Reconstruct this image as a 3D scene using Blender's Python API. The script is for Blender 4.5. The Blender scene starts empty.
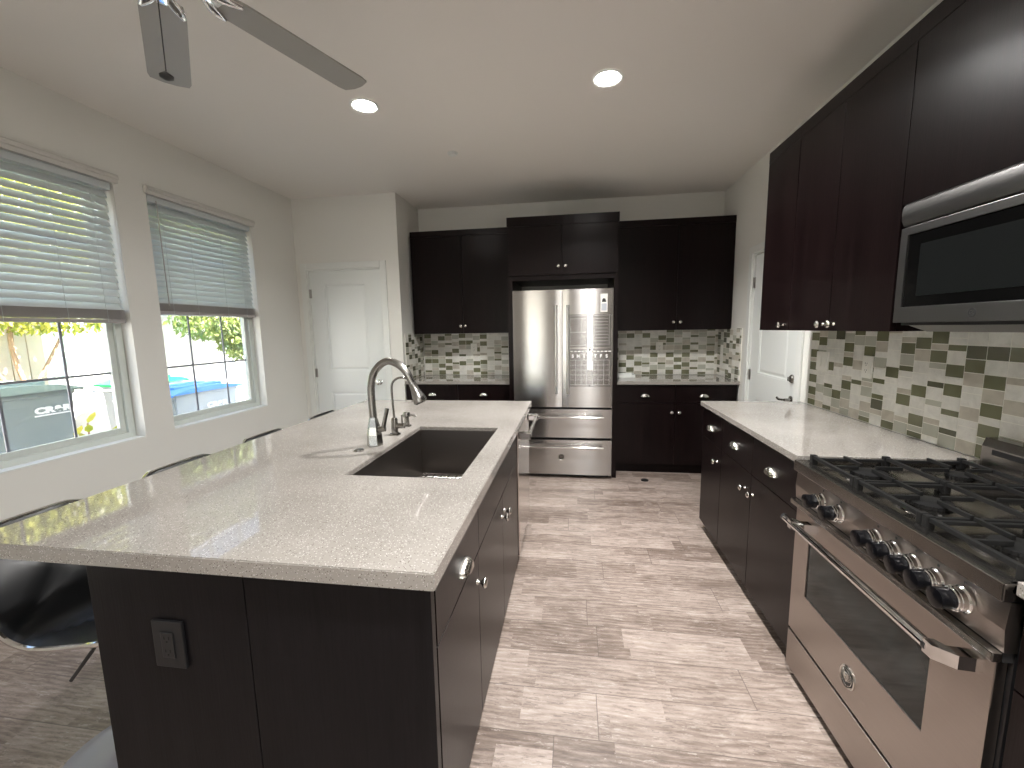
import bpy, bmesh, math, random
from mathutils import Vector, Matrix
random.seed(7)
PI = math.pi
scene = bpy.context.scene
COL = scene.collection

# ------------------------------------------------------------------ camera
cam_d = bpy.data.cameras.new('camera'); cam = bpy.data.objects.new('camera', cam_d); COL.objects.link(cam)
cam_d.sensor_width = 36; cam_d.lens = 36 * 418.325 / 1024; cam_d.clip_start = 0.02
FW = Vector((-0.14350279, 0.98108586, -0.12991336)); RT = Vector((0.98964856, 0.14247774, -0.01719935)); UP = Vector((-0.00163572, 0.13103672, 0.99137617))
m = Matrix.Identity(4)
for i in range(3):
    m[i][0] = RT[i]; m[i][1] = UP[i]; m[i][2] = -FW[i]
m[2][3] = 1.4255
cam.matrix_world = m
scene.camera = cam
vs = scene.view_settings
vs.view_transform = 'Standard'; vs.look = 'None'; vs.gamma = 1; vs.use_curve_mapping = False
vs.exposure = 0.56

# ------------------------------------------------------------------ world, sun, daylight
w = bpy.data.worlds.new('sky'); scene.world = w; w.use_nodes = True
nt = w.node_tree; bg = nt.nodes['Background']
sky = nt.nodes.new('ShaderNodeTexSky'); sky.sky_type = 'NISHITA'; sky.sun_disc = False
sky.sun_elevation = math.radians(58); sky.sun_rotation = math.radians(90)
nt.links.new(sky.outputs[0], bg.inputs[0]); bg.inputs[1].default_value = 0.8
sd = bpy.data.lights.new('sun', 'SUN'); sd.energy = 27.0; sd.angle = math.radians(0.6); sd.color = (1, .96, .88)
so = bpy.data.objects.new('sun', sd); COL.objects.link(so)
so.rotation_euler = Vector((-math.cos(math.radians(58)), -.12, -math.sin(math.radians(58)))).to_track_quat('-Z', 'Y').to_euler()

def area(name, loc, d, sx, sy, e, col=(1, 1, 1), shape='RECTANGLE'):
    L = bpy.data.lights.new(name, 'AREA'); L.shape = shape; L.size = sx; L.size_y = sy; L.energy = e; L.color = col
    o = bpy.data.objects.new(name, L); COL.objects.link(o); o.location = loc
    o.rotation_euler = Vector(d).to_track_quat('-Z', 'Y').to_euler()
    return o
# daylight entering by the glass door and the sidelight in the rear wall, behind the camera
area('daylight_rear', (-1.15, -4.28, 1.2), (0, 1, .28), .7, 2.0, 17, (1, .93, .84))
area('daylight_rear', (.485, -4.28, 1.2), (0, 1, 0), .17, 2.0, 8, (1, .97, .93))

# ------------------------------------------------------------------ materials
def newmat(name):
    mt = bpy.data.materials.new(name); mt.use_nodes = True
    n = mt.node_tree.nodes; return mt, mt.node_tree, n['Principled BSDF']
def mat(name, col, rough=.5, metal=0., spec=.5, coat=0., bump=None, em=None):
    mt, t, p = newmat(name)
    p.inputs['Base Color'].default_value = (*col, 1); p.inputs['Roughness'].default_value = rough
    p.inputs['Metallic'].default_value = metal; p.inputs['Specular IOR Level'].default_value = spec
    if coat: p.inputs['Coat Weight'].default_value = coat; p.inputs['Coat Roughness'].default_value = .05
    # a faint procedural variation keeps every surface off the flat
    tc = t.nodes.new('ShaderNodeTexCoord'); nz = t.nodes.new('ShaderNodeTexNoise')
    nz.inputs['Scale'].default_value = 35 if not bump else bump[0]
    t.links.new(tc.outputs['Object'], nz.inputs['Vector'])
    if bump:
        b = t.nodes.new('ShaderNodeBump'); b.inputs['Strength'].default_value = bump[1]; b.inputs['Distance'].default_value = bump[2]
        t.links.new(nz.outputs['Fac'], b.inputs['Height']); t.links.new(b.outputs['Normal'], p.inputs['Normal'])
    else:
        r = t.nodes.new('ShaderNodeMapRange'); r.inputs[3].default_value = max(0, rough - .02); r.inputs[4].default_value = min(1, rough + .02)
        t.links.new(nz.outputs['Fac'], r.inputs[0]); t.links.new(r.outputs[0], p.inputs['Roughness'])
    if em: p.inputs['Emission Color'].default_value = (*em[0], 1); p.inputs['Emission Strength'].default_value = em[1]
    return mt
def srgb(r, g, b):
    f = lambda c: (c / 255 / 12.92) if c / 255 <= .04045 else ((c / 255 + .055) / 1.055) ** 2.4
    return (f(r), f(g), f(b))
def ramp(t, fac, stops, interp='LINEAR'):
    c = t.nodes.new('ShaderNodeValToRGB'); c.color_ramp.interpolation = interp
    e = c.color_ramp.elements
    while len(e) < len(stops): e.new(.5)
    for k, (p, col) in enumerate(stops): e[k].position = p; e[k].color = (*col, 1) if len(col) == 3 else col
    t.links.new(fac, c.inputs[0]); return c.outputs[0]
def mapping(t, src, scale, loc=(0, 0, 0)):
    mp = t.nodes.new('ShaderNodeMapping'); mp.inputs['Scale'].default_value = scale; mp.inputs['Location'].default_value = loc
    t.links.new(src, mp.inputs[0]); return mp.outputs[0]
def mth(t, op, a, b=None):
    n = t.nodes.new('ShaderNodeMath'); n.operation = op
    for k, v in enumerate((a, b)):
        if v is None: continue
        if isinstance(v, (int, float)): n.inputs[k].default_value = v
        else: t.links.new(v, n.inputs[k])
    return n.outputs[0]
def noise(t, vec, scale, detail=2, rough=.5, dist=0):
    n = t.nodes.new('ShaderNodeTexNoise'); n.inputs['Scale'].default_value = scale; n.inputs['Detail'].default_value = detail
    n.inputs['Roughness'].default_value = rough; n.inputs['Distortion'].default_value = dist
    t.links.new(vec, n.inputs['Vector']); return n.outputs['Fac']
def mixc(t, fac, a, b, mode='MIX'):
    n = t.nodes.new('ShaderNodeMix'); n.data_type = 'RGBA'; n.blend_type = mode
    for s, v in ((n.inputs[0], fac), (n.inputs[6], a), (n.inputs[7], b)):
        if isinstance(v, (int, float)): s.default_value = v
        elif isinstance(v, tuple): s.default_value = (*v, 1)
        else: t.links.new(v, s)
    return n.outputs[2]
def geo_pos(t):
    return t.nodes.new('ShaderNodeNewGeometry').outputs['Position']

M = {}
M['wall'] = mat('wall_paint', srgb(226, 225, 219), .75, bump=(260, .12, .002))
M['ceiling'] = mat('ceiling_paint', srgb(232, 228, 222), .85, bump=(220, .15, .002))
M['trim'] = mat('trim_paint', srgb(226, 228, 224), .4)
M['door'] = mat('door_paint', srgb(226, 229, 226), .42)
M['blind'] = mat('blind_slat', srgb(202, 209, 210), .5)
M['blind_rail_shaded'] = mat('blind_rail_shaded', srgb(172, 168, 166), .5)  # shade on bottom rail and gathered slats is put into this darker colour
M['valance'] = mat('valance_paint', srgb(206, 204, 198), .5)
M['vinyl'] = mat('window_vinyl', srgb(206, 212, 206), .4)
M['muntin'] = mat('muntin', srgb(132, 134, 142), .5)
M['chrome'] = mat('chrome', (.8, .8, .8), .08, 1)
M['nickel'] = mat('brushed_nickel', (.62, .60, .56), .24, 1)
M['nickel_h'] = mat('handle_steel', (.75, .74, .72), .32, 1)
M['nickel_d'] = mat('faucet_nickel', (.33, .32, .305), .25, 1)
M['black'] = mat('black_plastic', (.012, .012, .013), .35)
M['blackgloss'] = mat('black_gloss', (.004, .004, .005), .2, spec=.3)
M['iron'] = mat('cast_iron', (.008, .008, .008), .5, spec=.3, bump=(400, .3, .001))
M['leather'] = mat('black_leather', (.017, .018, .020), .36, bump=(300, .15, .001))
M['gap'] = mat('dark_gap', (.006, .005, .005), .8)
M['white_pl'] = mat('white_plastic', srgb(240, 238, 230), .35)
M['hinge'] = mat('hinge_steel', (.4, .39, .37), .35, 1)
M['bin'] = mat('bin_grey', srgb(140, 148, 148), .6, bump=(60, .2, .002))
M['bin2'] = mat('bin_grey_light', srgb(170, 176, 180), .6, bump=(60, .2, .002))
M['lid_grey'] = mat('lid_grey', srgb(150, 166, 156), .55)
M['lid_green'] = mat('lid_green', srgb(20, 190, 95), .5)
M['lid_blue'] = mat('lid_blue', srgb(96, 156, 238), .5)
M['logo'] = mat('logo_white', srgb(245, 245, 245), .5)
M['stucco'] = mat('stucco_white', srgb(236, 234, 230), .9, bump=(120, .3, .004))
M['board'] = mat('beige_board', srgb(226, 206, 184), .8)
M['curb'] = mat('curb_grey', srgb(170, 182, 180), .9)
M['bark'] = mat('bark', srgb(170, 140, 112), .9, bump=(90, .5, .004))
M['paper'] = mat('paper_white', srgb(232, 230, 224), .6)
M['ink'] = mat('ink_dark', (.03, .03, .03), .5)
M['fan'] = mat('fan_blade', srgb(150, 148, 142), .45)
M['fan_dark'] = mat('fan_bracket_dark', (.05, .05, .05), .3, .6)
M['base_metal'] = mat('stool_base_metal', (.36, .36, .42), .5, 1)
M['rod'] = mat('rod_black', (.02, .02, .02), .3)
def leafmat(name, c1, c2):
    mt, t, p = newmat(name)
    oi = noise(t, geo_pos(t), 9, 2)
    c = ramp(t, oi, [(.3, c1), (.7, c2)]); t.links.new(c, p.inputs['Base Color'])
    p.inputs['Roughness'].default_value = .5
    tr = t.nodes.new('ShaderNodeBsdfTranslucent'); t.links.new(c, tr.inputs[0])
    mx = t.nodes.new('ShaderNodeMixShader'); mx.inputs[0].default_value = .4
    t.links.new(p.outputs[0], mx.inputs[1]); t.links.new(tr.outputs[0], mx.inputs[2]); t.links.new(mx.outputs[0], t.nodes['Material Output'].inputs[0])
    return mt
M['leaf'] = leafmat('leaves', srgb(120, 140, 60), srgb(205, 200, 90))
M['leaf_dark'] = leafmat('leaves_dark', srgb(95, 118, 78), srgb(150, 160, 84))
M['leaf_y'] = leafmat('leaves_yellow', srgb(150, 170, 50), srgb(226, 205, 90))

def steel(name, col, rough, axis, amount=.05, aniso=.6):
    mt, t, p = newmat(name)
    sc = {'z': (900, 900, 8), 'y': (900, 8, 900), 'x': (8, 900, 900)}[axis]
    nz = noise(t, mapping(t, geo_pos(t), sc), 1, 3)
    p.inputs['Metallic'].default_value = 1
    t.links.new(ramp(t, nz, [(.3, tuple(c * .93 for c in col)), (.7, col)]), p.inputs['Base Color'])
    r = t.nodes.new('ShaderNodeMapRange'); r.inputs[3].default_value = rough - amount; r.inputs[4].default_value = rough + amount
    t.links.new(nz, r.inputs[0]); t.links.new(r.outputs[0], p.inputs['Roughness'])
    b = t.nodes.new('ShaderNodeBump'); b.inputs['Strength'].default_value = .02; b.inputs['Distance'].default_value = .0003
    t.links.new(nz, b.inputs['Height']); t.links.new(b.outputs[0], p.inputs['Normal'])
    return mt
def brushed(name, col, rough, an):
    mt, t, p = newmat(name)
    nz = noise(t, mapping(t, geo_pos(t), (3, 3, 300)), 1, 3)
    p.inputs['Metallic'].default_value = 1; p.inputs['Anisotropic'].default_value = an; p.inputs['Anisotropic Rotation'].default_value = .25
    tg = t.nodes.new('ShaderNodeTangent'); tg.direction_type = 'RADIAL'; tg.axis = 'Z'; t.links.new(tg.outputs[0], p.inputs['Tangent'])
    t.links.new(ramp(t, nz, [(.3, tuple(c * .95 for c in col)), (.7, col)]), p.inputs['Base Color']); p.inputs['Roughness'].default_value = rough
    return mt
M['steel_v'] = steel('stainless_vertical_brush', (.56, .545, .53), .24, 'z')
M['fridge'] = brushed('fridge_brushed_stainless', (.45, .435, .42), .23, .93)
M['steel_h'] = steel('stainless_horizontal_brush', (.56, .545, .53), .26, 'x')
M['steel_r'] = steel('range_stainless', (.40, .355, .325), .30, 'y')
M['steel_c'] = steel('cooktop_stainless', (.34, .32, .30), .24, 'y', .02)
M['steel_m'] = steel('microwave_stainless', (.18, .177, .174), .34, 'y')
M['steel_s'] = steel('sink_stainless', (.20, .18, .165), .38, 'x')
M['steel_dw'] = steel('dishwasher_stainless', (.60, .56, .53), .16, 'y', .03)

def espresso(name, c1, c2, rough=.40):
    mt, t, p = newmat(name)
    pos = geo_pos(t)
    g = noise(t, mapping(t, pos, (220, 220, 9)), 1, 4, .65)
    g2 = noise(t, mapping(t, pos, (28, 28, 1.6)), 1, 2)
    f = mth(t, 'ADD', mth(t, 'MULTIPLY', g, .6), mth(t, 'MULTIPLY', g2, .4))
    t.links.new(ramp(t, f, [(.35, c1), (.65, c2)]), p.inputs['Base Color'])
    p.inputs['Roughness'].default_value = rough; p.inputs['Specular IOR Level'].default_value = .16
    b = t.nodes.new('ShaderNodeBump'); b.inputs['Strength'].default_value = .22; b.inputs['Distance'].default_value = .0012
    t.links.new(g, b.inputs['Height']); t.links.new(b.outputs[0], p.inputs['Normal'])
    return mt
M['cab'] = espresso('espresso_wood', (.0032, .0015, .0016), (.0092, .0048, .0049), .28)
M['cab_end'] = espresso('espresso_end_panel', (.0042, .0036, .0042), (.0092, .0078, .0088), .34)

def quartz():
    mt, t, p = newmat('speckled_quartz')
    pos = geo_pos(t)
    n0 = noise(t, pos, 3.0, 3)
    base = ramp(t, n0, [(.3, srgb(138, 133, 127)), (.7, srgb(154, 149, 143))])
    v = t.nodes.new('ShaderNodeTexVoronoi'); v.inputs['Scale'].default_value = 260; t.links.new(pos, v.inputs['Vector'])
    sep = t.nodes.new('ShaderNodeSeparateColor'); t.links.new(v.outputs['Color'], sep.inputs[0])
    dark = mth(t, 'MULTIPLY', mth(t, 'GREATER_THAN', sep.outputs[0], .80), mth(t, 'LESS_THAN', v.outputs['Distance'], .34))
    lite = mth(t, 'MULTIPLY', mth(t, 'GREATER_THAN', sep.outputs[1], .80), mth(t, 'LESS_THAN', v.outputs['Distance'], .4))
    c = mixc(t, dark, base, srgb(92, 84, 76)); c = mixc(t, lite, c, srgb(186, 182, 177))
    t.links.new(c, p.inputs['Base Color']); p.inputs['Roughness'].default_value = .045; p.inputs['Specular IOR Level'].default_value = .75
    return mt
M['quartz'] = quartz()

def plankfloor():
    mt, t, p = newmat('wood_look_tile')
    pos = geo_pos(t); sp = t.nodes.new('ShaderNodeSeparateXYZ'); t.links.new(pos, sp.inputs[0])
    X, Y = sp.outputs[0], sp.outputs[1]
    def wn(*vals):
        cb = t.nodes.new('ShaderNodeCombineXYZ')
        for k, v in enumerate(vals):
            if isinstance(v, (int, float)): cb.inputs[k].default_value = v
            else: t.links.new(v, cb.inputs[k])
        n = t.nodes.new('ShaderNodeTexWhiteNoise'); n.noise_dimensions = '3D'; t.links.new(cb.outputs[0], n.inputs[0]); return n.outputs['Value']
    PW, PL = .1915, 1.22
    ry = mth(t, 'DIVIDE', mth(t, 'SUBTRACT', Y, 1.5), PW); row = mth(t, 'FLOOR', ry); fy = mth(t, 'FRACT', ry)
    off = mth(t, 'MULTIPLY', wn(row, 3.3, 1.0), 1.0)
    rx = mth(t, 'ADD', mth(t, 'DIVIDE', X, PL), off); colm = mth(t, 'FLOOR', rx); fx = mth(t, 'FRACT', rx)
    # printed sub-boards of uneven width inside each tile
    split = mth(t, 'ADD', mth(t, 'MULTIPLY', wn(row, colm, 8.1), .5), .25)
    sub = mth(t, 'GREATER_THAN', fy, split)
    sx = mth(t, 'FLOOR', mth(t, 'ADD', mth(t, 'MULTIPLY', rx, 2.3), mth(t, 'MULTIPLY', wn(row, sub, 5.5), 3)))
    tone = wn(row, sub, sx); tone2 = wn(row, colm, 2.2)
    # per-board shifted grain
    cb = t.nodes.new('ShaderNodeCombineXYZ')
    t.links.new(mth(t, 'ADD', mth(t, 'MULTIPLY', X, 1.0), mth(t, 'MULTIPLY', tone, 37)), cb.inputs[0])
    t.links.new(mth(t, 'ADD', Y, mth(t, 'MULTIPLY', tone2, 11)), cb.inputs[1])
    gv = cb.outputs[0]
    g1 = noise(t, mapping(t, gv, (7, 64, 1)), 1, 8, .78, .2)
    g2 = noise(t, mapping(t, gv, (4.5, 13, 1)), 1.3, 7, .72, .5)
    g3 = noise(t, mapping(t, gv, (9, 75, 1)), 1.3, 6, .8)
    g4 = noise(t, mapping(t, gv, (7, 16, 1)), 1.0, 5, .75)
    wv = t.nodes.new('ShaderNodeTexWave'); wv.wave_type = 'BANDS'; wv.bands_direction = 'Y'
    wv.inputs['Scale'].default_value = 9; wv.inputs['Distortion'].default_value = 14; wv.inputs['Detail'].default_value = 3; wv.inputs['Detail Scale'].default_value = .6
    t.links.new(mapping(t, gv, (.42, 1.5, 1)), wv.inputs['Vector'])
    f = mth(t, 'ADD', mth(t, 'MULTIPLY', g1, .42), mth(t, 'MULTIPLY', g2, .40))
    f = mth(t, 'ADD', f, mth(t, 'MULTIPLY', wv.outputs['Fac'], .07))
    f = mth(t, 'ADD', f, mth(t, 'MULTIPLY', mth(t, 'SUBTRACT', tone, .5), .22))
    f = mth(t, 'SUBTRACT', f, mth(t, 'MULTIPLY', mth(t, 'GREATER_THAN', tone, .82), .10))
    f = mth(t, 'ADD', f, .065)
    c = ramp(t, f, [(.30, srgb(90, 76, 68)), (.42, srgb(122, 108, 99)), (.53, srgb(152, 138, 129)), (.64, srgb(174, 160, 151)), (.76, srgb(190, 178, 170))])
    scr = mth(t, 'MULTIPLY', mth(t, 'LESS_THAN', g3, .455), mth(t, 'GREATER_THAN', g4, .50))
    c = mixc(t, mth(t, 'MULTIPLY', scr, .50), c, srgb(88, 78, 72))
    wht = mth(t, 'MULTIPLY', mth(t, 'GREATER_THAN', g3, .545), mth(t, 'LESS_THAN', g4, .46))
    c = mixc(t, mth(t, 'MULTIPLY', wht, .5), c, srgb(190, 181, 174))
    gy = mth(t, 'MINIMUM', fy, mth(t, 'SUBTRACT', 1, fy)); gx = mth(t, 'MINIMUM', fx, mth(t, 'SUBTRACT', 1, fx))
    gr = mth(t, 'MAXIMUM', mth(t, 'LESS_THAN', gy, .008), mth(t, 'LESS_THAN', gx, .0013))
    c = mixc(t, mth(t, 'MULTIPLY', gr, .7), c, srgb(84, 75, 70))
    t.links.new(c, p.inputs['Base Color'])
    p.inputs['Roughness'].default_value = .38; p.inputs['Specular IOR Level'].default_value = .4
    b = t.nodes.new('ShaderNodeBump'); b.inputs['Strength'].default_value = .15; b.inputs['Distance'].default_value = .001
    t.links.new(f, b.inputs['Height']); t.links.new(b.outputs[0], p.inputs['Normal'])
    return mt
M['floor'] = plankfloor()

def tilemat(name, c1, c2, rough, scale=7, vein=False):
    mt, t, p = newmat(name)
    pos = geo_pos(t)
    f = noise(t, pos, scale, 6 if vein else 2, .72 if vein else .5, .3 if vein else 0)
    v = t.nodes.new('ShaderNodeTexVoronoi'); v.inputs['Scale'].default_value = 13; t.links.new(pos, v.inputs['Vector'])
    c = ramp(t, f, [(.35, c1), (.62, c2)])
    t.links.new(c, p.inputs['Base Color']); p.inputs['Roughness'].default_value = rough
    return mt
M['t_green'] = tilemat('olive_glass_tile', srgb(106, 107, 82), srgb(124, 124, 98), .12)
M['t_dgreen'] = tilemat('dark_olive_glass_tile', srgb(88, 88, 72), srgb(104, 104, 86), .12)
M['t_marble'] = tilemat('marble_tile', srgb(214, 212, 204), srgb(238, 236, 229), .3, 9, True)
M['t_sage'] = tilemat('pale_sage_glass_tile', srgb(184, 184, 170), srgb(196, 196, 183), .15)
M['t_beige'] = tilemat('warm_stone_tile', srgb(184, 177, 163), srgb(200, 194, 180), .35, 20)
M['grout'] = mat('grout', srgb(240, 238, 228), .9)

def glass(name, tint=(1, 1, 1), refl=.06, a=1.0):
    mt = bpy.data.materials.new(name); mt.use_nodes = True; t = mt.node_tree; t.nodes.clear()
    o = t.nodes.new('ShaderNodeOutputMaterial'); tr = t.nodes.new('ShaderNodeBsdfTransparent'); gl = t.nodes.new('ShaderNodeBsdfGlossy')
    gl.inputs['Roughness'].default_value = .02; tr.inputs[0].default_value = (*tint, 1)
    lw = t.nodes.new('ShaderNodeLayerWeight'); lw.inputs[0].default_value = .5
    fr = mth(t, 'ADD', .04, mth(t, 'MULTIPLY', .9, mth(t, 'POWER', lw.outputs['Facing'], 5)))
    mx = t.nodes.new('ShaderNodeMixShader'); t.links.new(fr, mx.inputs[0]); t.links.new(tr.outputs[0], mx.inputs[1]); t.links.new(gl.outputs[0], mx.inputs[2])
    t.links.new(mx.outputs[0], o.inputs[0]); return mt
M['glass'] = glass('window_glass')
M['acrylic'] = glass('clear_acrylic', (.93, .93, .93))
M['oven_glass'] = mat('oven_glass', (.020, .024, .023), .06, spec=.35)
M['micro_glass'] = mat('microwave_glass', (.003, .003, .003), .14, spec=.12)
M['micro_mesh'] = mat('microwave_mesh', (.007, .008, .008), .3, spec=.1)
M['lamp'] = mat('lamp_lens', (1, 1, 1), .4, em=((1, .96, .92), 75))

# ------------------------------------------------------------------ mesh helpers
def link(name, bm, mt, parent=None, smooth=False, angle=40):
    me = bpy.data.meshes.new(name); bm.to_mesh(me); bm.free()
    mts = mt if isinstance(mt, (list, tuple)) else [mt]
    for q in mts: me.materials.append(q)
    o = bpy.data.objects.new(name, me); COL.objects.link(o)
    if smooth:
        me.polygons.foreach_set('use_smooth', [True] * len(me.polygons))
        try: me.set_sharp_from_angle(angle=math.radians(angle))
        except Exception: pass
    if parent is not None: o.parent = parent
    return o
def tag(o, label=None, cat=None, group=None, kind=None):
    if label: o['label'] = label
    if cat: o['category'] = cat
    if group: o['group'] = group
    if kind: o['kind'] = kind
    return o
def thing(name, label, cat, loc=(0, 0, 0), rot=0, group=None, kind=None):
    o = bpy.data.objects.new(name, None); COL.objects.link(o); o.location = loc; o.rotation_euler = (0, 0, rot); o.empty_display_size = .1
    return tag(o, label, cat, group, kind)
def bx(bm, x0, x1, y0, y1, z0, z1, bev=0, mi=0):
    g = bmesh.ops.create_cube(bm, size=1)
    for v in g['verts']:
        v.co = Vector(((x0 + x1) / 2 + v.co.x * (x1 - x0), (y0 + y1) / 2 + v.co.y * (y1 - y0), (z0 + z1) / 2 + v.co.z * (z1 - z0)))
    fs = set(f for v in g['verts'] for f in v.link_faces)
    for f in fs: f.material_index = mi
    if bev:
        es = list(set(e for v in g['verts'] for e in v.link_edges))
        bmesh.ops.bevel(bm, geom=es, offset=bev, segments=2, affect='EDGES', profile=.6)
    return bm
def box(name, x0, x1, y0, y1, z0, z1, mt, parent=None, bev=0):
    bm = bmesh.new(); bx(bm, x0, x1, y0, y1, z0, z1, bev); return link(name, bm, mt, parent)
def lathe(bm, prof, seg=24, mat4=None, cap=True):
    """prof = [(r, z)...] about local Z"""
    rings = []
    for r, z in prof:
        rings.append([bm.verts.new((r * math.cos(2 * PI * k / seg), r * math.sin(2 * PI * k / seg), z)) for k in range(seg)])
    for a, b in zip(rings, rings[1:]):
        for k in range(seg): bm.faces.new((a[k], a[(k + 1) % seg], b[(k + 1) % seg], b[k]))
    if cap:
        bm.faces.new(list(reversed(rings[0]))); bm.faces.new(rings[-1])
    if mat4 is not None: bmesh.ops.transform(bm, matrix=mat4, verts=[v for r in rings for v in r])
    return bm
def tube(bm, pts, rad, seg=12, closed=False, cap=True):
    pts = [Vector(p) for p in pts]; n = len(pts)
    rads = rad if isinstance(rad, (list, tuple)) else [rad] * n
    rings = []; ref = None
    for i, p in enumerate(pts):
        if closed: d = pts[(i + 1) % n] - pts[i - 1]
        else: d = pts[min(i + 1, n - 1)] - pts[max(i - 1, 0)]
        d.normalize()
        if ref is None:
            ref = Vector((0, 0, 1)) if abs(d.z) < .9 else Vector((1, 0, 0))
        a = (ref - d * ref.dot(d)).normalized(); ref = a; b = d.cross(a)
        rings.append([bm.verts.new(p + (a * math.cos(2 * PI * k / seg) + b * math.sin(2 * PI * k / seg)) * rads[i]) for k in range(seg)])
    pr = list(zip(rings, rings[1:])) + ([(rings[-1], rings[0])] if closed else [])
    for a, b in pr:
        for k in range(seg): bm.faces.new((a[k], a[(k + 1) % seg], b[(k + 1) % seg], b[k]))
    if cap and not closed:
        bm.faces.new(list(reversed(rings[0]))); bm.faces.new(rings[-1])
    return bm
def spline(pts, n=8):
    P = [Vector(p) for p in pts]; out = []
    for i in range(len(P) - 1):
        p0 = P[max(i - 1, 0)]; p1 = P[i]; p2 = P[i + 1]; p3 = P[min(i + 2, len(P) - 1)]
        for k in range(n):
            t = k / n
            out.append(.5 * ((2 * p1) + (p2 - p0) * t + (2 * p0 - 5 * p1 + 4 * p2 - p3) * t * t + (3 * p1 - p0 - 3 * p2 + p3) * t ** 3))
    out.append(P[-1]); return out
def prism(bm, prof, axis, a0, a1):
    """closed 2-D profile extruded along axis; prof coords are the two other axes in order"""
    def mk(u, v, a): return {'x': (a, u, v), 'y': (u, a, v), 'z': (u, v, a)}[axis]
    A = [bm.verts.new(mk(u, v, a0)) for u, v in prof]; B = [bm.verts.new(mk(u, v, a1)) for u, v in prof]
    n = len(prof)
    for k in range(n): bm.faces.new((A[k], A[(k + 1) % n], B[(k + 1) % n], B[k]))
    bm.faces.new(list(reversed(A))); bm.faces.new(B)
    bmesh.ops.recalc_face_normals(bm, faces=bm.faces[:])
    return bm
def textmesh(name, s, size, ext, mt, mat4, parent, sx=1.0, offset=0.0):
    c = bpy.data.curves.new('t', 'FONT'); c.body = s; c.size = size; c.extrude = ext; c.align_x = 'CENTER'; c.align_y = 'CENTER'; c.offset = offset
    c.resolution_u = 3
    o = bpy.data.objects.new('t', c); COL.objects.link(o)
    dg = bpy.context.evaluated_depsgraph_get(); me = bpy.data.meshes.new_from_object(o.evaluated_get(dg))
    bpy.data.objects.remove(o); bpy.data.curves.remove(c)
    me.transform(mat4 @ Matrix.Diagonal((sx, 1, 1, 1))); me.materials.clear(); me.materials.append(mt)
    ob = bpy.data.objects.new(name, me); COL.objects.link(ob); ob.parent = parent
    return ob
def R3(cx, cy, cz, t): # matrix with given column axes
    mm = Matrix.Identity(4)
    for i in range(3): mm[i][0] = cx[i]; mm[i][1] = cy[i]; mm[i][2] = cz[i]; mm[i][3] = t[i]
    return mm
def copy_tree(o, parent=None):
    c = o.copy(); COL.objects.link(c)
    if parent is not None: c.parent = parent
    for ch in list(o.children): copy_tree(ch, c)
    return c
def struct(name, bm, mt, smooth=False):
    o = link(name, bm, mt, None, smooth); o['kind'] = 'structure'; return o

# ------------------------------------------------------------------ room numbers (metres; camera stands over the origin)
xL, xR, yB, yP, xP, zC = -2.8255, 1.5175, 4.686, 4.076, -1.714, 2.767
yR = -4.2                     # rear wall behind the camera
WIN = [(1.42, 2.355), (2.56, 3.49)]; wz0, wz1 = .75, 2.368
TH = .16

bm = bmesh.new(); bx(bm, xL - TH, xR + TH, yR - .1, yB + TH, -.12, 0); struct('floor', bm, M['floor'])
bm = bmesh.new(); bx(bm, xL - TH, xR + TH, yR - .1, yB + TH, zC, zC + .15); struct('ceiling', bm, M['ceiling'])
# left wall with the two window openings
bm = bmesh.new()
ys = [yR, WIN[0][0], WIN[0][1], WIN[1][0], WIN[1][1], yP + .1]
for a, b in ((ys[0], ys[1]), (ys[2], ys[3]), (ys[4], ys[5])): bx(bm, xL - TH, xL, a, b, 0, zC)
for a, b in WIN: bx(bm, xL - TH, xL, a, b, 0, wz0); bx(bm, xL - TH, xL, a, b, wz1, zC)
struct('wall_left', bm, M['wall'])
# pantry wall (holds door_1) and its return
D1 = (-2.712, -1.909, 2.064)
bm = bmesh.new()
bx(bm, xL, D1[0], yP, yP + .1, 0, zC); bx(bm, D1[1], xP, yP, yP + .1, 0, zC); bx(bm, D1[0], D1[1], yP, yP + .1, D1[2], zC)
struct('wall_pantry', bm, M['wall'])
bm = bmesh.new(); bx(bm, xP - .1, xP, yP + .1, yB, 0, zC); struct('wall_pantry_return', bm, M['wall'])
bm = bmesh.new(); bx(bm, xP - .1, xR + TH, yB, yB + TH, 0, zC); struct('wall_back', bm, M['wall'])
D2 = (3.095, 3.905, 2.02)
bm = bmesh.new()
bx(bm, xR, xR + TH, yR, D2[0], 0, zC); bx(bm, xR, xR + TH, D2[1], yB, 0, zC); bx(bm, xR, xR + TH, D2[0], D2[1], D2[2], zC)
struct('wall_right', bm, M['wall'])
# rear wall with the sliding door opening behind the camera
bm = bmesh.new()
bx(bm, xL - TH, -1.5, yR - .1, yR, 0, zC); bx(bm, -.8, .37, yR - .1, yR, 0, zC); bx(bm, .6, xR + TH, yR - .1, yR, 0, zC)
bx(bm, -1.5, -.8, yR - .1, yR, 2.2, zC); bx(bm, .37, .6, yR - .1, yR, 2.2, zC); bx(bm, .37, .6, yR - .1, yR, 0, .2)
struct('wall_rear', bm, M['wall'])
bm = bmesh.new(); bx(bm, -1.5, -.8, yR - .06, yR - .05, .0, 2.2); bx(bm, .37, .6, yR - .06, yR - .05, .2, 2.2)
dr = link('window_3', bm, M['glass']); dr['kind'] = 'structure'
bm = bmesh.new()
for a, b, c in ((-1.5, -.8, 0), (.37, .6, .2)):
    bx(bm, a, a + .04, yR - .08, yR - .01, c, 2.2); bx(bm, b - .04, b, yR - .08, yR - .01, c, 2.2); bx(bm, a, b, yR - .08, yR - .01, 2.16, 2.2); bx(bm, a, b, yR - .08, yR - .01, c, c + .04)
link('window_frame', bm, M['vinyl'], dr)
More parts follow.
